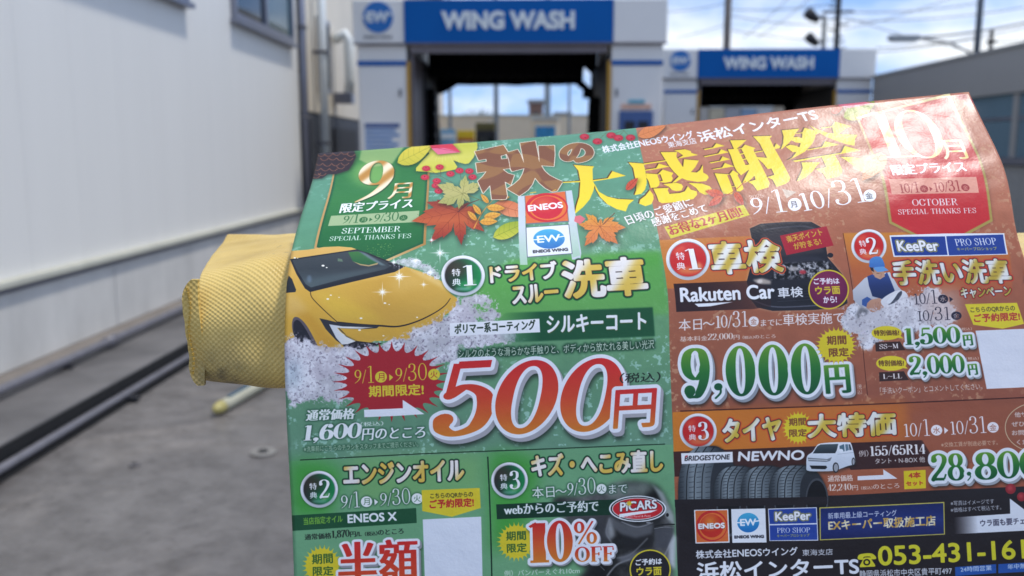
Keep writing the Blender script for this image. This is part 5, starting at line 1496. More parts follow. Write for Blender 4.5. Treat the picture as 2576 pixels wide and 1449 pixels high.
r3 = nt.nodes.new('ShaderNodeValToRGB'); r3.color_ramp.elements[0].position = .42; r3.color_ramp.elements[0].color = (.28, .28, .28, 1); r3.color_ramp.elements[1].position = .62; r3.color_ramp.elements[1].color = (.7, .7, .7, 1)
nt.links.new(tcn.outputs['Object'], n3.inputs['Vector']); nt.links.new(n3.outputs['Fac'], r3.inputs['Fac']); nt.links.new(r3.outputs['Color'], bs.inputs['Roughness'])
n4 = nt.nodes.new('ShaderNodeTexNoise'); n4.inputs['Scale'].default_value = 22; n4.inputs['Detail'].default_value = 5; n4.inputs['Roughness'].default_value = .7
r4 = nt.nodes.new('ShaderNodeValToRGB'); r4.color_ramp.elements[0].position = .33; r4.color_ramp.elements[0].color = (.45, .43, .42, 1); r4.color_ramp.elements[1].position = .43; r4.color_ramp.elements[1].color = (1, 1, 1, 1)
n6 = nt.nodes.new('ShaderNodeTexNoise'); n6.inputs['Scale'].default_value = 1.7; n6.inputs['Detail'].default_value = 6; n6.inputs['Distortion'].default_value = .6
r6 = nt.nodes.new('ShaderNodeValToRGB'); r6.color_ramp.elements[0].position = .52; r6.color_ramp.elements[0].color = (1, 1, 1, 1); r6.color_ramp.elements[1].position = .68; r6.color_ramp.elements[1].color = (1.6, 1.56, 1.5, 1)
last = mx.outputs['Result']
for nn__, rr__ in ((n4, r4), (n6, r6)):
    nt.links.new(tcn.outputs['Object'], nn__.inputs['Vector']); nt.links.new(nn__.outputs['Fac'], rr__.inputs['Fac'])
    mm__ = nt.nodes.new('ShaderNodeMix'); mm__.data_type = 'RGBA'; mm__.blend_type = 'MULTIPLY'; mm__.inputs['Factor'].default_value = .8
    nt.links.new(last, mm__.inputs['A']); nt.links.new(rr__.outputs['Color'], mm__.inputs['B']); last = mm__.outputs['Result']
nt.links.new(last, bs.inputs['Base Color'])
bm = bmesh.new(); bmesh.ops.create_grid(bm, x_segments=4, y_segments=4, size=300)
tag(obj('ground', bm, g), kind='structure')
M_isl = mat('island_concrete', (0.135, .127, .122), .6, var=.5, scale=1.6, bump=.4, bscale=30)
M_isl2 = mat('tan_concrete', (0.19, .165, .14), .8, var=.2, scale=5, bump=.4, bscale=40)
bm = bx(bmesh.new(), -2.52, -2.085, -2, 9.6, .004, .115)
tag(obj('raised_pavement', bm, M_isl, bev=.01), kind='structure')
bm = bx(bmesh.new(), -2.9, -2.523, -2, 30, .004, .128)
tag(obj('foundation_strip', bm, M_isl2), kind='structure')
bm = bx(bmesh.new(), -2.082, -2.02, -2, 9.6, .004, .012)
tag(obj('drain_shade_strip', bm, M_shade), kind='structure')  # flat strip for the drain gap, its shade put into the colour
# near-black strip painting deep shade onto the pavement's edge face
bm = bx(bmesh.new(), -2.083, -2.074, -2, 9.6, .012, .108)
tag(obj('kerb_shade_face', bm, M_shade), kind='structure')

# guide rail on the ground along the pavement
gr = empty('guide_rail', (-2.03, 0, 0)); tag(gr, 'long grey steel guide rail running on the ground beside the raised pavement', 'rail')
tb('rail_pipe', M_steel, gr, [(0.0, -.5, .040), (-.02, 4, .040), (-.03, 9.5, .040)], .019)
for k in range(7):
    box('bracket', M_dark, gr, -.02, .045, -.3 + 1.5 * k, -.25 + 1.5 * k, .012, .030)
wp = empty('water_pipe', (-2.45, 0, .128)); tag(wp, 'thin grey water pipe lying along the foot of the white wall', 'pipe')
tb('pipe_run', M_steel, wp, [(0, -1, .034), (0, 4.9, .034), (.002, 9.9, .034)], .024)
tb('pipe_collar', M_steel, wp, [(0, 4.86, .034), (0, 4.98, .034)], .032)
for k in range(5):
    box('pipe_clip', M_dark, wp, -.04, .04, .6 + 1.9 * k, .64 + 1.9 * k, .0, .012)

# anchor rings set in the ground
for i, (x, y, r, c) in enumerate([(-1.129, 3.49, .055, 'pale ring of cement round a dark anchor hole in the ground near the flyer'), (-1.60, 3.33, .022, 'small dark bolt hole in the ground, left of the ringed hole')]):
    a = empty('anchor_hole', (x, y, .0))
    tag(a, c, 'anchor hole')
    bm = bmesh.new(); tube(bm, [(0, 0, .002), (0, 0, .008)], r, 24); obj('cement_ring', bm, mat('cement_ring%d' % i, (.22, .21, .19) if i == 0 else (.15, .14, .14), .8, scale=20, var=.3), a)
    bm = bmesh.new(); tube(bm, [(0, 0, .008), (0, 0, .012)], r * .38, 16); obj('hole', bm, M_shade, a)

# pale guide bar with a rounded yellow end
rb = empty('guide_bar', (-1.505, 3.99, 0)); tag(rb, 'white guide bar with blue stripe and yellow end lying on the ground', 'bar')
M_rod = mat('bar_white', (186, 182, 158), .4, var=.12, scale=8); M_rody = mat('bar_yellow', (176, 164, 100), .45)
u = Vector((.062, .40, 0)).normalized()
tb('bar_tube', M_rod, rb, [u * .05 + Vector((0, 0, .036)), u * 3.4 + Vector((0, 0, .036))], .029, 20)
tb('bar_end', M_rody, rb, [u * -.02 + Vector((0, 0, .036)), u * 0 + Vector((0, 0, .036)), u * .03 + Vector((0, 0, .036)), u * .052 + Vector((0, 0, .036))], [.010, .023, .030, .0305], 20)
nr = Vector((-u.y, u.x, 0))
bm = bmesh.new(); tube(bm, [u * .11 + Vector((0, 0, .062)), u * 3.3 + Vector((0, 0, .062))], .011, 8); obj('blue_stripe', bm, mat('stripe_teal', (40, 78, 96), .5), rb)

# ------------------------------------------------------------------ white building on the left
wb = empty('white_building', (-2.7, 0, 0)); tag(wb, 'long white panelled building with sliding windows along the left side', 'building')
box('wall', M_gap, wb, -5, -.03, -2.0, 10.2, 0, 4.3)
ys = [4.627 + .55 * k for k in range(-12, 10)]
ys = [y for y in ys if y > -2] + [10.2]
ys = [-2.0] + ys
proto = None
for a, b in zip(ys, ys[1:]):
    box('wall_panel', M_wall, wb, -.028, 0, a + .001, b - .001, .60, 4.28, bev=.0012)
ysk = [-2.0, -.2, 1.7, 3.6, 5.518, 7.4, 9.3, 10.2]
for a, b in zip(ysk, ysk[1:]):
    box('skirting_panel', M_skirt, wb, -.028, .006, a + .005, b - .005, .13, .53, bev=.003)
box('ledge', M_trim, wb, -.026, .045, -2, 10.22, .56, .598, bev=.006)
box('ledge_shadow_strip', M_alu, wb, -.026, .02, -2, 10.22, .532, .558)  # grey strip carrying the ledge's shadow in its colour
box('roof', M_gryf, wb, -5.1, .12, -2.1, 10.35, 4.3, 4.42)
def slider(y0, y1, z0, z1):
    w = box('window', M_alu, wb, .001, .05, y0, y1, z0 - .03, z0 + .03)
    for nm, a in (('frame_top', (.001, .05, y0, y1, z1 - .05, z1)), ('frame_side', (.001, .05, y0, y0 + .05, z0 + .03, z1 - .05)), ('frame_side', (.001, .05, y1 - .05, y1, z0 + .03, z1 - .05)),
                  ('mullion', (.001, .044, (y0 + y1) / 2 - .03, (y0 + y1) / 2 + .03, z0 + .03, z1 - .05)), ('sill', (.001, .08, y0 - .03, y1 + .03, z0 - .07, z0 - .032))):
        box(nm, M_alu, w, *a)
    box('pane', M_glass_d, w, .004, .014, y0 + .05, (y0 + y1) / 2 - .03, z0 + .03, z1 - .05)
    box('pane', M_glass_t, w, .004, .022, (y0 + y1) / 2 + .03, y1 - .05, z0 + .03, z1 - .05)
slider(5.0, 6.93, 2.40, 3.4)
slider(8.0, 9.93, 2.44, 3.45)
dp = empty('downpipe', (-2.66, 10.28, .12)); tag(dp, 'grey downpipe at the far corner of the white panelled building', 'pipe')
tb('pipe_run', M_alu, dp, [(0, 0, 0), (0, 0, 4.1)], .045)
for k in range(4): box('pipe_clip', M_steel, dp, -.06, .05, -.05, .05, .5 + k, .54 + k)

cb = empty('cream_house', (-2.72, 10.7, 0)); tag(cb, 'cream rendered house with a dark lower wall beyond the white building', 'building')
box('wall', M_wall2, cb, -5, 0, 0, 16, 1.72, 5.2)
box('lower_wall', mat('dark_grey_wall', (70, 74, 82), .7, var=.1), cb, -5, .012, .0, 16, .13, 1.70)  # lower part coloured a darker grey than the render above
w = box('window', M_alu, cb, .001, .05, .48, 1.05, 1.98, 2.04)
box('frame_top', M_alu, w, .001, .05, .48, 1.05, 2.85, 2.9); box('frame_side', M_alu, w, .001, .05, .48, .52, 2.04, 2.85); box('frame_side', M_alu, w, .001, .05, 1.01, 1.05, 2.04, 2.85)
box('pane', M_glass_t, w, .003, .02, .52, 1.01, 2.04, 2.85)
box('door', M_dark, cb, .014, .05, 1.2, 2.6, .13, 1.55)
box('roof', M_gryf, cb, -5.2, .25, -.1, 16.2, 5.2, 5.35)
w2 = empty('waste_pipe', (-2.60, 11.0, .12)); tag(w2, 'thick white pipe running up the cream house wall', 'pipe')
tb('pipe_run', M_letter, w2, [(0, 0, 0), (0, 0, 4.6)], .055)
for z in (1.2, 2.3, 3.2): box('pipe_clip', M_steel, w2, -.1, .06, -.06, .06, z, z + .04)
w3 = empty('vent_duct', (-2.52, 12.1, 2.3)); tag(w3, 'white bent vent duct on the cream house wall next to the car wash', 'duct')
tb('duct_run', M_letter, w3, [(-.18, 0, .42), (-.02, 0, .5), (.02, 0, .4), (.02, 0, -.1), (0, 0, -.3)], .07)
box('duct_box', M_alu, w3, -.19, .06, -.1, .12, -.42, -.28)

# ------------------------------------------------------------------ car wash machines
def bristle_roll(name, parent, p0, p1, r, seed):
    rg = random.Random(seed); bm = bmesh.new()
    p0, p1 = Vector(p0), Vector(p1); n = 46
    d = (p1 - p0).normalized(); a = Vector((0, 1, 0)); u_ = d.cross(a).normalized(); w_ = d.cross(u_)
    rings = []
    for i in range(n + 1):
        p = p0.lerp(p1, i / n); rr = r * (.93 + .05 * math.sin(i * 1.9) + .04 * rg.random())
        rings.append([bm.verts.new(p + (u_ * math.cos(2 * math.pi * k / 28) + w_ * math.sin(2 * math.pi * k / 28)) * rr * (1 + .05 * (rg.random() - .5))) for k in range(28)])
    for a_, b_ in zip(rings, rings[1:]):
        for k in range(28): bm.faces.new((a_[k], a_[(k + 1) % 28], b_[(k + 1) % 28], b_[k]))
    bm.faces.new(rings[0][::-1]); bm.faces.new(rings[-1])
    return obj(name, bm, M_blk, parent)

def wash_machine():
    t = empty('car_wash_machine', (-.278, 9.9, 0))
    X = .278
    def b(name, m, x0, x1, y0, y1, z0, z1, par=None, bev=0.0):
        return box(name, m, par or t, x0 + X, x1 + X, y0, y1, z0, z1, bev=bev)
    lc = b('left_column', M_white, -1.955, -1.415, 0, 2.4, .03, 2.395, bev=.012)
    rc = b('right_column', M_white, .838, 1.40, 0, 2.4, .03, 2.395, bev=.012)
    b('column_door', M_white, -1.93, -1.44, -.012, -.001, .1, 2.15, lc, bev=.004)
    b('column_door', M_white, .862, 1.375, -.012, -.001, .1, 2.15, rc, bev=.004)
    b('door_handle', M_steel, -1.50, -1.475, -.03, -.013, 1.84, 1.92, lc)
    b('door_handle', M_steel, .885, .91, -.03, -.013, 1.84, 1.92, rc)
    b('blue_stripe', M_blue, -1.957, -1.413, -.016, -.001, 2.175, 2.225, lc)
    b('blue_stripe', M_blue, .836, 1.402, -.016, -.001, 2.175, 2.225, rc)
    b('yellow_edge', M_yel, -1.412, -1.378, -.01, .05, .03, 2.22, lc)
    b('yellow_edge', M_yel, .800, .835, -.01, .05, .03, 2.22, rc)
    b('foot_skirt', M_dark, -1.96, -1.41, -.014, 2.3, .0, .028, lc); b('foot_skirt', M_dark, .832, 1.404, -.014, 2.3, .0, .028, rc)
    b('inner_wall', M_mauve, -1.376, -1.345, .06, .9, .03, 2.30); b('inner_wall', M_dark, -1.40, -1.32, .92, 2.4, .03, 2.30); b('inner_wall', M_dark, .79, .832, .06, 2.4, .03, 2.30)
    b('header_end', M_white, -1.99, -1.428, -.04, 2.45, 2.41, 2.872, bev=.012)
    b('header_end', M_white, .850, 1.435, -.04, 2.45, 2.41, 2.872, bev=.012)
    sb = b('sign_board', M_blue, -1.425, .847, -.05, .06, 2.415, 2.868)
    sign_text('sign_lettering', 'WING WASH', M_letter, sb, -1.02 + X, .43 + X, 2.55, 2.745, -.06, .014, .045)
    b('sign_ledge', M_mauve, -1.99, 1.435, -.055, .0, 2.396, 2.41)
    b('lintel', M_mauve, -1.37, .79, .005, .05, 2.31, 2.394)
    b('canopy_roof', M_dark, -1.425, .847, .07, 2.44, 2.78, 2.86)
    # rear frame: plate with the drive-through opening and a small gap beside the brush
    Y2 = 2.28
    out = [(-1.45, .03), (-1.45, 2.76), (.84, 2.76), (.84, 2.2)]
    L_ = lambda px, py: tuple((at(px, py, 9.9 + Y2).x + X - .0, at(px, py, 9.9 + Y2).z))
    arch = [L_(1108, 378)[:1] + (.03,), L_(1106, 345), L_(1103, 300), L_(1102, 260), L_(1100, 238), L_(1118, 232), L_(1137, 221), L_(1149, 213), L_(1200, 214), L_(1250, 213), L_(1300, 215), L_(1350, 212), L_(1400, 213), L_(1449, 211), L_(1459, 221), L_(1470, 230), L_(1482, 239), L_(1480, 280), L_(1478, 345), L_(1477, 378)[:1] + (.03,)]
    lo, hi = -1.42 + X, .84 + X
    bm = bmesh.new()
    def quadz(pts):
        f = [bm.verts.new((p[0], Y2, p[1])) for p in pts]; bk = [bm.verts.new((p[0], Y2 + .08, p[1])) for p in pts]
        bm.faces.new(f); bm.faces.new(bk[::-1])
        for i in range(len(pts)): bm.faces.new((f[i], bk[i], bk[(i + 1) % len(pts)], f[(i + 1) % len(pts)]))
    al, ar = arch[:5], arch[-4:]
    for p, q_ in zip(al, al[1:]): quadz([(lo, p[1]), p, q_, (lo, q_[1])])
    for p, q_ in zip(ar, ar[1:]): quadz([p, (hi, p[1]), (hi, q_[1]), q_])
    gx0, gx1 = L_(1467, 190)[0], L_(1487, 190)[0]
    top = arch[4:17]
    for p, q_ in zip(top, top[1:]):
        if q_[0] < gx0 - .02: quadz([p, q_, (q_[0], 2.77), (p[0], 2.77)])
    lp = [p for p in top if p[0] < gx0 - .02][-1]
    quadz([lp, (gx0, lp[1] - .02), (gx0, 2.77), (lp[0], 2.77)])
    gz0, gz1 = L_(1477, 222)[1], L_(1474, 166)[1]
    quadz([(gx0, gz1), (gx1, gz1 - .09), (gx1, 2.77), (gx0, 2.77)])
    quadz([(gx0, gz0 - .13), (gx1, gz0 - .13), (gx1, gz0), (gx0, gz0 + .10)])
    quadz([(gx1, arch[16][1] - .02), (hi, arch[16][1] - .02), (hi, 2.77), (gx1, 2.77)])
    bmesh.ops.recalc_face_normals(bm, faces=bm.faces)
    obj('rear_frame', bm, M_blk, t)
    bristle_roll('top_brush', t, (-1.30 + X, 1.35, 2.46), (.60 + X, 1.35, 2.46), .33, 1)
    bristle_roll('side_brush', t, (-1.45 + X, 1.2, .15), (-1.45 + X, 1.2, 2.0), .23, 2)
    bristle_roll('side_brush', t, (.875 + X, 1.2, .15), (.875 + X, 1.2, 1.9), .20, 3)
    # round emblem
    e = disc('emblem', M_emb, t, -1.71 + X, 2.685, .165, .165, -.052, -.041)
    sign_text('emblem_letters', 'EW', M_letter, e, -1.83 + X, -1.59 + X, 2.63, 2.745, -.058, .01, .04)
    box('emblem_bar', M_letter, e, -1.87 + X, -1.79 + X, -.062, -.053, 2.675, 2.692); box('emblem_bar', M_letter, e, -1.62 + X, -1.55 + X, -.062, -.053, 2.705, 2.722)
    sign_text('emblem_caption', 'ENEOS WING', M_cap, t, -1.87 + X, -1.56 + X, 2.462, 2.49, -.045, .006, .03)
    # posters on the columns
    p = b('notice_poster', M_white, -1.91, -1.48, -.020, -.013, 1.02, 1.56, lc)
    b('poster_heading', M_posb, -1.89, -1.50, -.024, -.021, 1.50, 1.55, p)
    for k in range(6):
        b('poster_line', M_posb2, -1.885, -1.885 + (.34, .38, .3, .37, .33, .36)[k], -.024, -.021, 1.455 - .05 * k, 1.485 - .05 * k, p)
    c = b('control_panel', M_posb, .93, 1.30, -.05, -.013, 1.2, 1.68, rc)
    b('panel_screen', M_dark, .99, 1.10, -.056, -.051, 1.45, 1.57, c); b('panel_screen', M_dark, 1.14, 1.25, -.056, -.051, 1.45, 1.57, c)
    b('panel_button', M_letter, 1.0, 1.24, -.056, -.051, 1.36, 1.40, c)
    b('menu_board', M_peach, .95, 1.28, -.03, -.013, 1.70, 1.755, rc)
    b('menu_cap', M_teal, 1.03, 1.21, -.03, -.013, 1.76, 1.80, rc)
    return t
M_emb = mat('emblem_blue', (20, 110, 185), .3, var=.25, scale=1.2)
M_cap = mat('caption_grey', (70, 74, 84), .5)
M_posb = mat('poster_blue', (66, 94, 146), .5, var=.1); M_posb2 = mat('poster_pale_blue', (70, 130, 190), .5, var=.2, scale=14)
M_peach = mat('menu_peach', (222, 176, 150), .5, var=.2, scale=20); M_teal = mat('menu_teal', (90, 170, 190), .5)
m1 = wash_machine()
tag(m1, 'nearer, larger car wash gantry with blue WING WASH sign beside the white building', 'car wash', 'car wash machines')
def copy_tree(o, parent=None):
    c = o.copy(); COL.objects.link(c); c.parent = parent
    for ch in list(o.children): copy_tree(ch, c)
    return c
m2 = copy_tree(m1)
m2.location = (3.786, 14.7, 0)
tag(m2, 'farther and smaller-looking car wash gantry on the right with blue WING WASH sign', 'car wash', 'car wash machines')

box('rear_curtain', M_blk, m2, -1.41 + .278, .83 + .278, 2.20, 2.25, 2.07, 2.76)

# ------------------------------------------------------------------ grey building on the right
gb_ = empty('grey_building', (5.5, 0, 0)); tag(gb_, 'low grey flat-roofed building with windows along the right side', 'building')
box('wall', M_gap, gb_, .04, 6, 2.0, 14.6, 0, 1.9)
y = 2.0
while y < 14.5:
    y2 = min(14.6, y + .74)
    box('wall_panel', M_gryb, gb_, 0, .038, y + .003, y2 - .003, .0, 1.08, bev=.003); y += .74
box('sill', M_alu, gb_, -.05, .036, 2.0, 14.6, 1.09, 1.17)
box('fascia', M_gryf, gb_, -.03, 6.1, 1.9, 14.69, 1.905, 2.41)
box('coping', M_gryb, gb_, -.05, 6.12, 1.88, 14.71, 2.412, 2.45)
yy = 2.0
while yy < 14.0:
    y2 = min(14.58, yy + 2.08)
    w = box('window', M_gryf, gb_, -.004, .036, yy + .001, yy + .11, 1.172, 1.90)
    box('pane', M_pane, w, .014, .030, yy + .112, y2 - .001, 1.174, 1.60)
    box('pane', M_pane, w, .014, .030, yy + .112, y2 - .001, 1.64, 1.898)
    box('transom', M_alu, w, .004, .036, yy + .112, y2 - .001, 1.602, 1.638)
    yy = y2
fp = box('fence_post', M_gryf, None, 5.15, 5.2, 12.0, 12.05, 0, 1.0) if False else None

# ------------------------------------------------------------------ things seen through the openings
bw = empty('yard_wall', (0, 24, 0)); tag(bw, 'cream yard wall seen through the car wash opening', 'wall')
M_cream = mat('cream_block', (244, 226, 196), .8, var=.08, scale=1)
for k in range(16):
    box('wall_bay', M_cream, bw, -12 + 1.8 * k, -12 + 1.8 * k + 1.78, 0, .2, 0, 2.16)
box('wall_cap', M_trim, bw, -12, 16.8, -.03, .23, 2.162, 2.2)
bb = empty('brown_house', (at(1350, 280, 44).x, 44, 0)); tag(bb, 'small brown house far behind the yard wall', 'house')
M_brn = mat('brown_brick', (140, 108, 92), .8, var=.15)
box('wall', M_brn, bb, -.38, .32, 0, 2, 0, 3.55); box('wing_wall', M_brn, bb, .9, 1.7, 0, 2, 0, 3.0); box('roof', M_gryf, bb, -.45, .4, -.1, 2.1, 3.56, 3.72); box('wing_roof', M_gryf, bb, .85, 1.75, -.1, 2.1, 3.01, 3.12)
box('window', M_glass_d, bb, -.15, .1, -.03, -.005, 2.7, 3.1)
def bush(x, y, w, h, z0, seed, label):
    rg = random.Random(seed); e = empty('tree', (x, y, 0)); tag(e, label, 'tree', 'trees behind the yard wall')
    tb('trunk', M_brn, e, [(0, 0, 0), (.05, 0, h * .6)], .08)
    bm = bmesh.new()
    for k in range(700):
        a = rg.random() * 6.283; rr = w * math.sqrt(rg.random()); zz = z0 + (h - z0) * rg.random()
        p = Vector((rr * math.cos(a), rr * math.sin(a) * .6, zz - .3 * rr))
        s = .10
        v = [bm.verts.new(p + Vector((rg.uniform(-s, s), rg.uniform(-s, s), rg.uniform(-s, s)))) for _ in range(3)]
        bm.faces.new(v)
    o = obj('crown', bm, M_leafy, e); return e
M_leafy = mat('foliage', (.06, .09, .045), .7, var=.4, scale=3)
p_ = at(1215, 285, 34); bush(p_.x, 34, .9, 2.85, 1.2, 4, 'dark green tree behind the yard wall, left of the brown house')
p_ = at(1290, 290, 34); bush(p_.x, 34, .6, 2.6, 1.2, 5, 'smaller green tree just left of the brown house')
for i, (px, yd, r, z, lb) in enumerate([(1132, 22, .05, 6, 'thin grey post in the leftmost part of the opening'), (1248, 22, .07, 7, 'grey post left of the middle of the opening'), (1377, 21, .085, 7, 'thick grey post right of the middle of the opening'), (1432, 23, .04, 5, 'thin pale post in the rightmost part of the opening')]):
    e = empty('post', (at(px, 260, yd).x, yd, 0)); tag(e, lb, 'post', 'posts behind the car wash')
    tb('shaft', mat('pale_post', (150, 162, 172), .5), e, [(0, 0, 0), (0, 0, z)], r * .85); tb('base_plate', M_steel, e, [(0, 0, 0), (0, 0, .03)], r * 2)
def board(name, px0, px1, pyt, pyb, yd, m, label, cat, extra=None):
    a, b_ = at(px0, pyt, yd), at(px1, pyb, yd)
    e = empty(name, ((a.x + b_.x) / 2, yd, 0)); tag(e, label, cat)
    w = (b_.x - a.x) / 2
    box('panel', m, e, -w, w, 0, .06, max(.25, b_.z), a.z, bev=.01)
    for s in (-1, 1): box('leg', M_polem, e, s * w * .8 - .02, s * w * .8 + .02, .062, .09, 0, a.z - .05)
    return e, w, a.z
e, w, zt = board('banner_stand', 1108, 1146, 325, 420, 19.0, mat('banner_blue', (120, 170, 200), .5, var=.3, scale=6), 'pale blue banner board at the left of the opening', 'banner')
box('banner_band', M_letter, e, -w + .02, w - .02, -.012, -.002, zt - .2, zt - .1)
e, w, zt = board('yellow_sign', 1149, 1194, 328, 356, 19.2, mat('sign_yellow', (226, 190, 30), .5), 'yellow sign board beside the dark cabinet', 'sign')
box('sign_strip', mat('sign_red', (170, 60, 40), .5), e, -w + .02, w - .02, -.012, -.002, zt - .24, zt - .17)
a, b_ = at(1196, 308, 20), at(1246, 378, 20)
e = empty('drinks_cabinet', ((a.x + b_.x) / 2, 20, 0)); tag(e, 'dark cabinet with an olive top behind the car wash', 'cabinet'); w = (b_.x - a.x) / 2
box('body', M_dark, e, -w, w, 0, .6, 0.0, a.z - .18, bev=.02); box('top_panel', mat('olive_panel', (90, 84, 40), .5), e, -w, w, 0, .6, a.z - .178, a.z, bev=.02); box('door', M_glass_d, e, -w * .8, w * .8, -.02, -.002, .3, a.z - .3)
a, b_ = at(1337, 300, 20), at(1406, 378, 20)
e = empty('payment_kiosk', ((a.x + b_.x) / 2, 20, 0)); tag(e, 'pale payment kiosk with a blue poster on its front', 'kiosk'); w = (b_.x - a.x) / 2
box('body', M_cream, e, -w, w, 0, .7, 0, a.z, bev=.06); box('poster', mat('kiosk_blue', (60, 150, 200), .5, var=.3, scale=8), e, -w * .72, w * .72, -.02, -.002, a.z - .42, a.z - .16); box('roof', M_letter, e, -w * 1.05, w * 1.05, -.05, .75, a.z + .001, a.z + .04)
# stacked goods behind the farther machine
rg = random.Random(3)
for i in range(7):
    px = 1745 + i * 40; a = at(px, 262 + rg.uniform(-4, 7), 19.5); b_ = at(px + 34, 378, 19.5)
    e = empty('storage_box', ((a.x + b_.x) / 2, 19.5, 0)); w = (b_.x - a.x) / 2
    lab = ['pale', 'cream', 'light grey', 'pale blue', 'white', 'beige', 'tan'][i]
    tag(e, '%s storage box behind the farther car wash, number %s from the left' % (lab, ['one', 'two', 'three', 'four', 'five', 'six', 'seven'][i]), 'box', 'storage boxes behind the farther car wash')
    mm = mat('box_' + lab.replace(' ', '_'), [(206, 200, 190), (216, 204, 176), (180, 182, 186), (150, 176, 204), (220, 222, 224), (196, 182, 160), (190, 160, 120)][i], .6, var=.12, scale=4)
    box('body', mm, e, -w, w, 0, .5, 0, a.z * .97, bev=.02); box('lid', M_letter, e, -w * 1.03, w * 1.03, -.03, .53, a.z * .97 + .002, a.z)

# ------------------------------------------------------------------ poles, lamps and wires
def pole(name, px, py, Y, r, z, m, label, cat='pole'):
    e = empty(name, (at(px, py, Y).x, Y, 0)); tag(e, label, cat)
    tb('shaft', m, e, [(0, 0, 0), (0, 0, z)], r * 1.08, 14, r2=r)
    return e
pa = pole('utility_pole', 1830, 60, 40, .15, 12, M_pole, 'thick brown-grey utility pole rising behind the farther car wash sign')
for z in (9.5, 10.3): box('crossarm', M_dark, pa, -.8, .8, -.06, .06, z, z + .1)
pb = pole('utility_pole', 2107, 60, 30, .085, 10, M_wire, 'black utility pole hung with fittings right of the floodlight')
rg = random.Random(8)
for k in range(15):
    z = 4.0 + .19 * k; s = rg.choice((-1, 1))
    tb('insulator', M_wire, pb, [(s * .06, 0, z), (s * (.16 + .2 * rg.random()), -.05, z + rg.uniform(-.05, .08))], .03, 6)
for z in (5.7, 6.5): box('crossarm', M_wire, pb, -.5, .5, -.05, .05, z, z + .07)
pc = pole('utility_pole', 2461, 80, 25, .085, 9, M_polem, 'tall grey pole behind the grey building, carrying the street lamp')
a = at(2229, 96, 25) - Vector((pc.location.x, 25, 0)); b_ = at(2307, 100, 25) - Vector((pc.location.x, 25, 0))
pd_ = pole('short_pole', 2491, 130, 25.5, .055, at(2491, 76, 25.5).z, M_dark, 'shorter dark pole just right of the tall grey pole')
for k in range(4): box('clamp', M_wire, pd_, -.1, .12, -.07, .07, 3.3 + .3 * k, 3.38 + .3 * k)
sl = empty('street_lamp', (pc.location.x, 24.85, 0)); tag(sl, 'long flat street lamp head on an arm reaching left from the tall grey pole', 'lamp')
a.y = b_.y = 0
zz = (a.z + b_.z) / 2
bm = bx(bmesh.new(), a.x, b_.x, -.12, .12, zz - .07, zz + .09); obj('lamp_head', bm, mat('lamp_grey', (150, 156, 160), .4), sl, bev=.05)
box('lamp_glass', M_letter, sl, a.x + .1, b_.x - .1, -.09, .09, zz - .1, zz - .071)
tb('lamp_arm', M_polem, sl, [(b_.x, 0, zz + .02), ((b_.x) * .5, 0, zz - .12), (0, 0.05, zz - .5)], .03)
fl = empty('floodlight_post', (at(2072, 100, 18).x, 18, 0)); tag(fl, 'slim post with two floodlights above the farther car wash', 'floodlight')
zt = at(2072, 42, 18).z
tb('shaft', M_polem, fl, [(0, 0, 0), (0, 0, zt)], .045)
for px, py, s in ((2046, 44, 1), (2046, 104, .9)):
    p = at(px, py, 18) - Vector((fl.location.x, 18, 0))
    tb('bracket', M_polem, fl, [(0, 0, p.z - .02), (p.x + .08, 0, p.z)], .02, 8)
    bm = bmesh.new(); tube(bm, [(p.x - .13 * s, -.05, p.z + .09), (p.x - .02, 0, p.z + .02), (p.x + .10 * s, .05, p.z - .06)], [.11 * s, .10 * s, .05], 16)
    obj('lamp_head', bm, M_dark, fl, smooth_=True)
box('top_arm', M_polem, fl, -.18, .03, -.02, .02, zt - .02, zt + .02)
wires = [((2118, 74), (2400, -8), 30), ((2118, 40), (2576, 150), 30), ((2118, 64), (1840, 40), 30), ((2112, 100), (1842, 76), 30), ((2310, 94), (2600, 52), 25), ((2205, 131), (2600, 62), 25), ((2205, 120), (2460, 92), 25),
         ((1869, 96), (1985, -6), 34), ((1905, 96), (2040, -6), 34), ((1840, 24), (2110, 8), 30), ((2125, 30), (2460, 8), 27), ((1842, 4), (1680, 30), 38), ((2125, 52), (2576, 18), 27), ((1700, 95), (1828, 60), 38), ((2500, 105), (2600, 96), 25.6)]
names = ['rising right from the black pole to the top edge', 'falling right from the black pole past the street lamp', 'crossing left from the black pole to the thick brown pole', 'lower one between the brown pole and the black pole', 'thick black one from the street lamp to the right edge', 'one climbing from the far car wash corner to the right edge', 'short one under the street lamp', 'slanting one right of the thick brown pole', 'second slanting one right of the thick brown pole', 'top one between the brown pole and the black pole', 'high one between the black pole and the tall grey pole', 'high one left of the thick brown pole', 'nearly level one crossing behind the tall grey pole', 'low one left of the thick brown pole', 'short one at the right edge beside the shorter pole']
for i, ((x0, y0), (x1, y1), Y) in enumerate(wires):
    a, b_ = at(x0, y0, Y), at(x1, y1, Y); n = 14; pts = []
    for k in range(n + 1):
        p = a.lerp(b_, k / n); p.z -= (b_ - a).length * .025 * 4 * (k / n) * (1 - k / n); pts.append(p)
    o = obj('power_line', tube(bmesh.new(), pts, .026 if i in (4,) else .013, 6), M_wire)
    tag(o, 'thin overhead wire, %s' % names[i] if i != 4 else 'thick black cable from the street lamp to the right edge', 'wire', 'overhead wires')

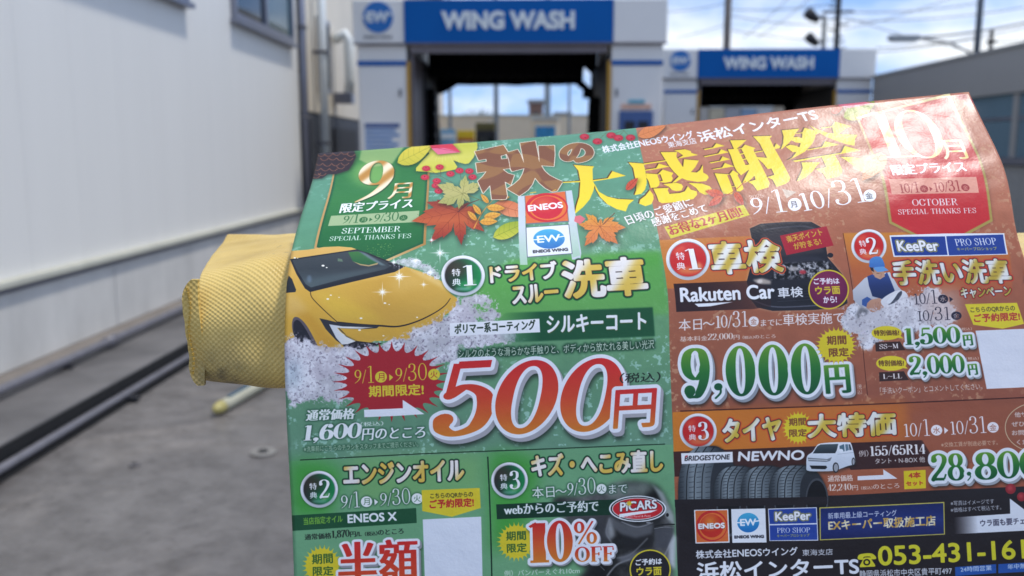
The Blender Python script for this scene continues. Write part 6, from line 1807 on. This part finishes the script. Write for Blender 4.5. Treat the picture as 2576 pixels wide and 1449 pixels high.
# ------------------------------------------------------------------ padded yellow bar
pad = empty('padded_bar', (0, 0, 0), YAW); tag(pad, 'yellow vinyl-covered padded bar behind the flyer', 'padded bar')
PX0, PX1, PY0, PY1, PZ0, PZ1 = -.1530, .42, .4152, .570, 1.134, 1.1985
M_pad = bpy.data.materials.new('yellow_vinyl'); M_pad.use_nodes = True
nt = M_pad.node_tree; bs = nt.nodes['Principled BSDF']; bs.inputs['Roughness'].default_value = .40; bs.inputs['Specular IOR Level'].default_value = .35
uvn = nt.nodes.new('ShaderNodeUVMap'); uvn.uv_map = 'UVMap'
sp_ = nt.nodes.new('ShaderNodeSeparateXYZ'); nt.links.new(uvn.outputs['UV'], sp_.inputs['Vector'])
def mth(op, a, b=None):
    n = nt.nodes.new('ShaderNodeMath'); n.operation = op
    for i, v in enumerate((a, b)):
        if v is None: continue
        if isinstance(v, (int, float)): n.inputs[i].default_value = v
        else: nt.links.new(v, n.inputs[i])
    return n.outputs[0]
KK = 2 * math.pi / .0020
su = mth('SINE', mth('MULTIPLY', sp_.outputs['X'], KK * .72)); sv = mth('SINE', mth('MULTIPLY', sp_.outputs['Y'], KK * .72))
emb = mth('MULTIPLY', su, sv)
nz = nt.nodes.new('ShaderNodeTexNoise'); nz.inputs['Scale'].default_value = 26; nz.inputs['Detail'].default_value = 6
tcn = nt.nodes.new('ShaderNodeTexCoord'); nt.links.new(tcn.outputs['Object'], nz.inputs['Vector'])
rmp = nt.nodes.new('ShaderNodeValToRGB'); rmp.color_ramp.elements[0].position = .25; rmp.color_ramp.elements[1].position = .62
rmp.color_ramp.elements[0].color = (.57, .38, .09, 1); rmp.color_ramp.elements[1].color = (.80, .58, .19, 1)
nt.links.new(nz.outputs['Fac'], rmp.inputs['Fac'])
# grime near the lower left end and fine specks
ps = nt.nodes.new('ShaderNodeSeparateXYZ'); nt.links.new(tcn.outputs['Object'], ps.inputs['Vector'])
g1 = mth('SUBTRACT', 1.0, mth('DIVIDE', mth('SQRT', mth('ADD', mth('POWER', mth('ADD', ps.outputs['X'], .142), 2), mth('POWER', mth('SUBTRACT', ps.outputs['Z'], 1.136), 2))), .028))
n5 = nt.nodes.new('ShaderNodeTexNoise'); n5.inputs['Scale'].default_value = 160; n5.inputs['Detail'].default_value = 5; nt.links.new(tcn.outputs['Object'], n5.inputs['Vector'])
gg = mth('MULTIPLY', mth('MAXIMUM', g1, 0.0), mth('MULTIPLY', n5.outputs['Fac'], 1.5))
spk = mth('MULTIPLY', mth('GREATER_THAN', n5.outputs['Fac'], .70), .35)
mg_ = nt.nodes.new('ShaderNodeMix'); mg_.data_type = 'RGBA'; mg_.inputs['B'].default_value = (.10, .085, .06, 1)
fac = mth('MINIMUM', mth('ADD', gg, spk), .85); nt.links.new(fac, mg_.inputs['Factor']); nt.links.new(rmp.outputs['Color'], mg_.inputs['A'])
hole = nt.nodes.new('ShaderNodeMix'); hole.data_type = 'RGBA'; hole.blend_type = 'MULTIPLY'; hole.inputs['B'].default_value = (.88, .85, .74, 1)
nt.links.new(mth('MULTIPLY', mth('GREATER_THAN', emb, .30), .65), hole.inputs['Factor']); nt.links.new(mg_.outputs['Result'], hole.inputs['A']); nt.links.new(hole.outputs['Result'], bs.inputs['Base Color'])
bp = nt.nodes.new('ShaderNodeBump'); bp.inputs['Strength'].default_value = .5; bp.inputs['Distance'].default_value = .0004
nt.links.new(mth('MULTIPLY', emb, -1.0), bp.inputs['Height'])
bp2 = nt.nodes.new('ShaderNodeBump'); bp2.inputs['Strength'].default_value = .5; bp2.inputs['Distance'].default_value = .004
nt.links.new(nz.outputs['Fac'], bp2.inputs['Height']); nt.links.new(bp.outputs['Normal'], bp2.inputs['Normal']); nt.links.new(bp2.outputs['Normal'], bs.inputs['Normal'])
from mathutils import noise as mnoise
def pad_mesh():
    bm = bmesh.new(); uvl = bm.loops.layers.uv.new('UVMap')
    def section(k):   # rounded rectangle, k in 0..1 how full
        r = .013; pts = []
        y0, y1, z0, z1 = PY0, PY1, PZ0, PZ1
        def arc(cy, cz, a0):
            return [(cy + r * math.cos(R(a0 + t * 15)), cz + r * math.sin(R(a0 + t * 15))) for t in range(7)]
        c = arc(y0 + r, z0 + r, 180)[::-1] + []
        path = []
        ry, rz = .030, .034
        path += [(y0, z0 + r + (z1 - z0 - r - rz) * t / 8) for t in range(9)]
        path += [(y0 + ry - ry * math.cos(R(a)), z1 - rz + rz * math.sin(R(a))) for a in range(6, 90, 6)]
        path += [(y0 + ry + (y1 - y0 - r - ry) * t / 20, z1) for t in range(21)]
        path += [(y1 - r + r * math.sin(R(a)), z1 - r + r * math.cos(R(a))) for a in range(15, 90, 15)]
        path += [(y1, z1 - r - (z1 - z0 - 2 * r) * t / 10) for t in range(11)]
        path += [(y1 - r + r * math.cos(R(a)), z0 + r - r * math.sin(R(a))) for a in range(15, 90, 15)]
        path += [(y1 - r - (y1 - y0 - 2 * r) * t / 10, z0) for t in range(11)]
        path += [(y0 + r - r * math.sin(R(a)), z0 + r - r * math.cos(R(a))) for a in range(15, 90, 15)]
        return path
    sec = section(1); n = len(sec)
    per = [0]
    for i in range(n): per.append(per[-1] + math.dist(sec[i], sec[(i + 1) % n]))
    N = 190; rings = []
    cy, cz = (PY0 + PY1) / 2, (PZ0 + PZ1) / 2
    for i in range(N + 1):
        t = i / N; x = PX0 + (PX1 - PX0) * (t ** 1.3)
        ring = []
        for (y, z) in sec:
            e = max(0, 1 - (x - PX0) / .034)
            fy = (y - PY0) / (PY1 - PY0)
            xx = x - .030 * fy * e          # the end slants away at the back
            s = 1 - .04 * e ** 2
            yy = cy + (y - cy) * s
            zz = cz + (z - cz) * (1 - .02 * e) 
            zz -= .010 * e ** 1.5 * (1 - fy) * max(0.0, (z - cz) / (PZ1 - cz))
            w = mnoise.noise(Vector((xx * 22, yy * 22, zz * 22))) * .0022 + mnoise.noise(Vector((xx * 60, yy * 60, zz * 60 + 5))) * .0008
            yy += w * (y - cy) / (PY1 - cy); zz += w * (z - cz) / (PZ1 - cz)
            ring.append(bm.verts.new((xx, yy, zz)))
        rings.append((x, ring))
    for (xa, ra), (xb, rb_) in zip(rings, rings[1:]):
        for k in range(n):
            f = bm.faces.new((ra[k], ra[(k + 1) % n], rb_[(k + 1) % n], rb_[k])); f.smooth = True
            for lp, (uu, vv) in zip(f.loops, ((xa, per[k]), (xa, per[k + 1]), (xb, per[k + 1]), (xb, per[k]))):
                lp[uvl].uv = (uu, vv)
    for end, rv in ((0, rings[0][1][::-1]), (1, rings[-1][1])):
        f = bm.faces.new(rv)
        for lp in f.loops: lp[uvl].uv = (lp.vert.co.y, lp.vert.co.z)
    bmesh.ops.recalc_face_normals(bm, faces=bm.faces)
    return bm
me = bpy.data.meshes.new('cover'); b_m = pad_mesh(); b_m.to_mesh(me); b_m.free(); me.materials.append(M_pad)
co = bpy.data.objects.new('cover', me); COL.objects.link(co); co.parent = pad
# sewn seam standing proud at the left end
bm = bmesh.new(); uvl = bm.loops.layers.uv.new('UVMap'); N = 60; cols = []
for i in range(N + 1):
    t = i / N; z = PZ0 + .002 + (PZ1 - PZ0 - .012) * t
    w = .0056 + .0006 * mnoise.noise(Vector((t * 9, 2, 0))) - .0045 * (abs(t - .5) * 2) ** 8
    xo = PX0 - .0002 + .0006 * math.sin(t * 5)
    y = PY0 + .004 + .001 * math.sin(t * 7)
    cols.append([bm.verts.new((xo + .002, y - .0008, z)), bm.verts.new((xo - w, y - .0012, z)), bm.verts.new((xo - w, y + .0014, z)), bm.verts.new((xo + .002, y + .0016, z))])
for a_, b_ in zip(cols, cols[1:]):
    for k in range(4):
        f = bm.faces.new((a_[k], a_[(k + 1) % 4], b_[(k + 1) % 4], b_[k]))
        for lp in f.loops: lp[uvl].uv = (lp.vert.co.x, lp.vert.co.z)
bm.faces.new(cols[0][::-1]); bm.faces.new(cols[-1]); bmesh.ops.recalc_face_normals(bm, faces=bm.faces)
o = obj('seam_flap', bm, M_pad, pad)
bm = bmesh.new()
for i in range(19):
    z = PZ0 + .008 + i * .0023; x = PX0 - .0035 + .0008 * math.sin(i * .55)
    bx(bm, x, x + .0007, PY0 + .0012, PY0 + .0030, z, z + .0014)
tag(obj('stitching', bm, mat('thread', (178, 146, 66), .8), co), kind='stuff')
box('strap', mat('navy_strap', (34, 36, 46), .7, var=.2, scale=60), pad, .2452, .3, PY0 - .0025, PY0 + .05, 1.1855, 1.1945)
tb('post', M_steel, pad, [(.05, .49, 0), (.05, .49, PZ0 + .004)], .028)
box('base_plate', M_steel, pad, -.04, .14, .40, .58, .0, .012)

# ------------------------------------------------------------------ the flyer
STEP = 2
gi = list(range(0, NV_, STEP)); gj = list(range(0, NU_, STEP))
if gi[-1] != NV_ - 1: gi.append(NV_ - 1)
if gj[-1] != NU_ - 1: gj.append(NU_ - 1)
G = GP[np.ix_(gi, gj)]
z = G[..., 2]
# faint ripples of handled paper, in metres towards the viewer
uu_, vv_ = np.meshgrid(ug[gj], vg[gi])
rip = noise(NV_, NU_, 46, 2, 61)[np.ix_(gi, gj)] - .5
tr_ = np.clip((uu_ - 1250) / 500, 0, 1) * np.clip((560 - vv_) / 300, 0, 1)
rip2 = noise(NV_, NU_, 14, 2, 63)[np.ix_(gi, gj)] - .5
z = z + rip * .0012 + rip2 * .0016 * tr_
Pc = np.stack([(G[..., 0] - 1288) / FPX * z, (724.5 - G[..., 1]) / FPX * z, -z], -1).reshape(-1, 3)
CMn = np.array(CM)
Pw = Pc @ CMn[:3, :3].T + CMn[:3, 3]
nv, nu = len(gi), len(gj)
idx = np.arange(nv * nu).reshape(nv, nu)
faces = np.stack([idx[:-1, :-1], idx[1:, :-1], idx[1:, 1:], idx[:-1, 1:]], -1).reshape(-1, 4)
orig = Pw.mean(0)
me = bpy.data.meshes.new('flyer')
me.from_pydata((Pw - orig).tolist(), [], faces.tolist())
uvl = me.uv_layers.new(name='UVMap')
uvs = np.stack([uu_ / UW, 1 - vv_ / VH], -1).reshape(-1, 2)
li = np.zeros(len(me.loops), np.int32); me.loops.foreach_get('vertex_index', li)
uvl.data.foreach_set('uv', uvs[li].astype(np.float32).ravel())
me.polygons.foreach_set('use_smooth', [True] * len(me.polygons)); me.update()
fm = bpy.data.materials.new('printed_paper'); fm.use_nodes = True
nt = fm.node_tree; bs = nt.nodes['Principled BSDF']
tx = nt.nodes.new('ShaderNodeTexImage'); tx.image = img; tx.interpolation = 'Cubic'
nt.links.new(tx.outputs['Color'], bs.inputs['Base Color'])
bs.inputs['Roughness'].default_value = .33; bs.inputs['Specular IOR Level'].default_value = .33
nz = nt.nodes.new('ShaderNodeTexNoise'); nz.inputs['Scale'].default_value = 900; nz.inputs['Detail'].default_value = 3
tcn = nt.nodes.new('ShaderNodeTexCoord'); nt.links.new(tcn.outputs['Object'], nz.inputs['Vector'])
nz2 = nt.nodes.new('ShaderNodeTexNoise'); nz2.inputs['Scale'].default_value = 55; nz2.inputs['Detail'].default_value = 4; nt.links.new(tcn.outputs['Object'], nz2.inputs['Vector'])
b1 = nt.nodes.new('ShaderNodeBump'); b1.inputs['Strength'].default_value = .12; b1.inputs['Distance'].default_value = .0004; nt.links.new(nz.outputs['Fac'], b1.inputs['Height'])
b2 = nt.nodes.new('ShaderNodeBump'); b2.inputs['Strength'].default_value = .25; b2.inputs['Distance'].default_value = .0022; nt.links.new(nz2.outputs['Fac'], b2.inputs['Height']); nt.links.new(b1.outputs['Normal'], b2.inputs['Normal'])
nt.links.new(b2.outputs['Normal'], bs.inputs['Normal'])
me.materials.append(fm)
me.materials.append(mat('paper_back', (232, 232, 228), .5, var=.02))
fl_ = bpy.data.objects.new('flyer', me); COL.objects.link(fl_); fl_.location = orig
so = fl_.modifiers.new('paper', 'SOLIDIFY'); so.thickness = .00018; so.offset = -1; so.material_offset = 1; so.material_offset_rim = 1
tag(fl_, 'large printed sale flyer, half green and half brown, leaning on the yellow pad', 'flyer')
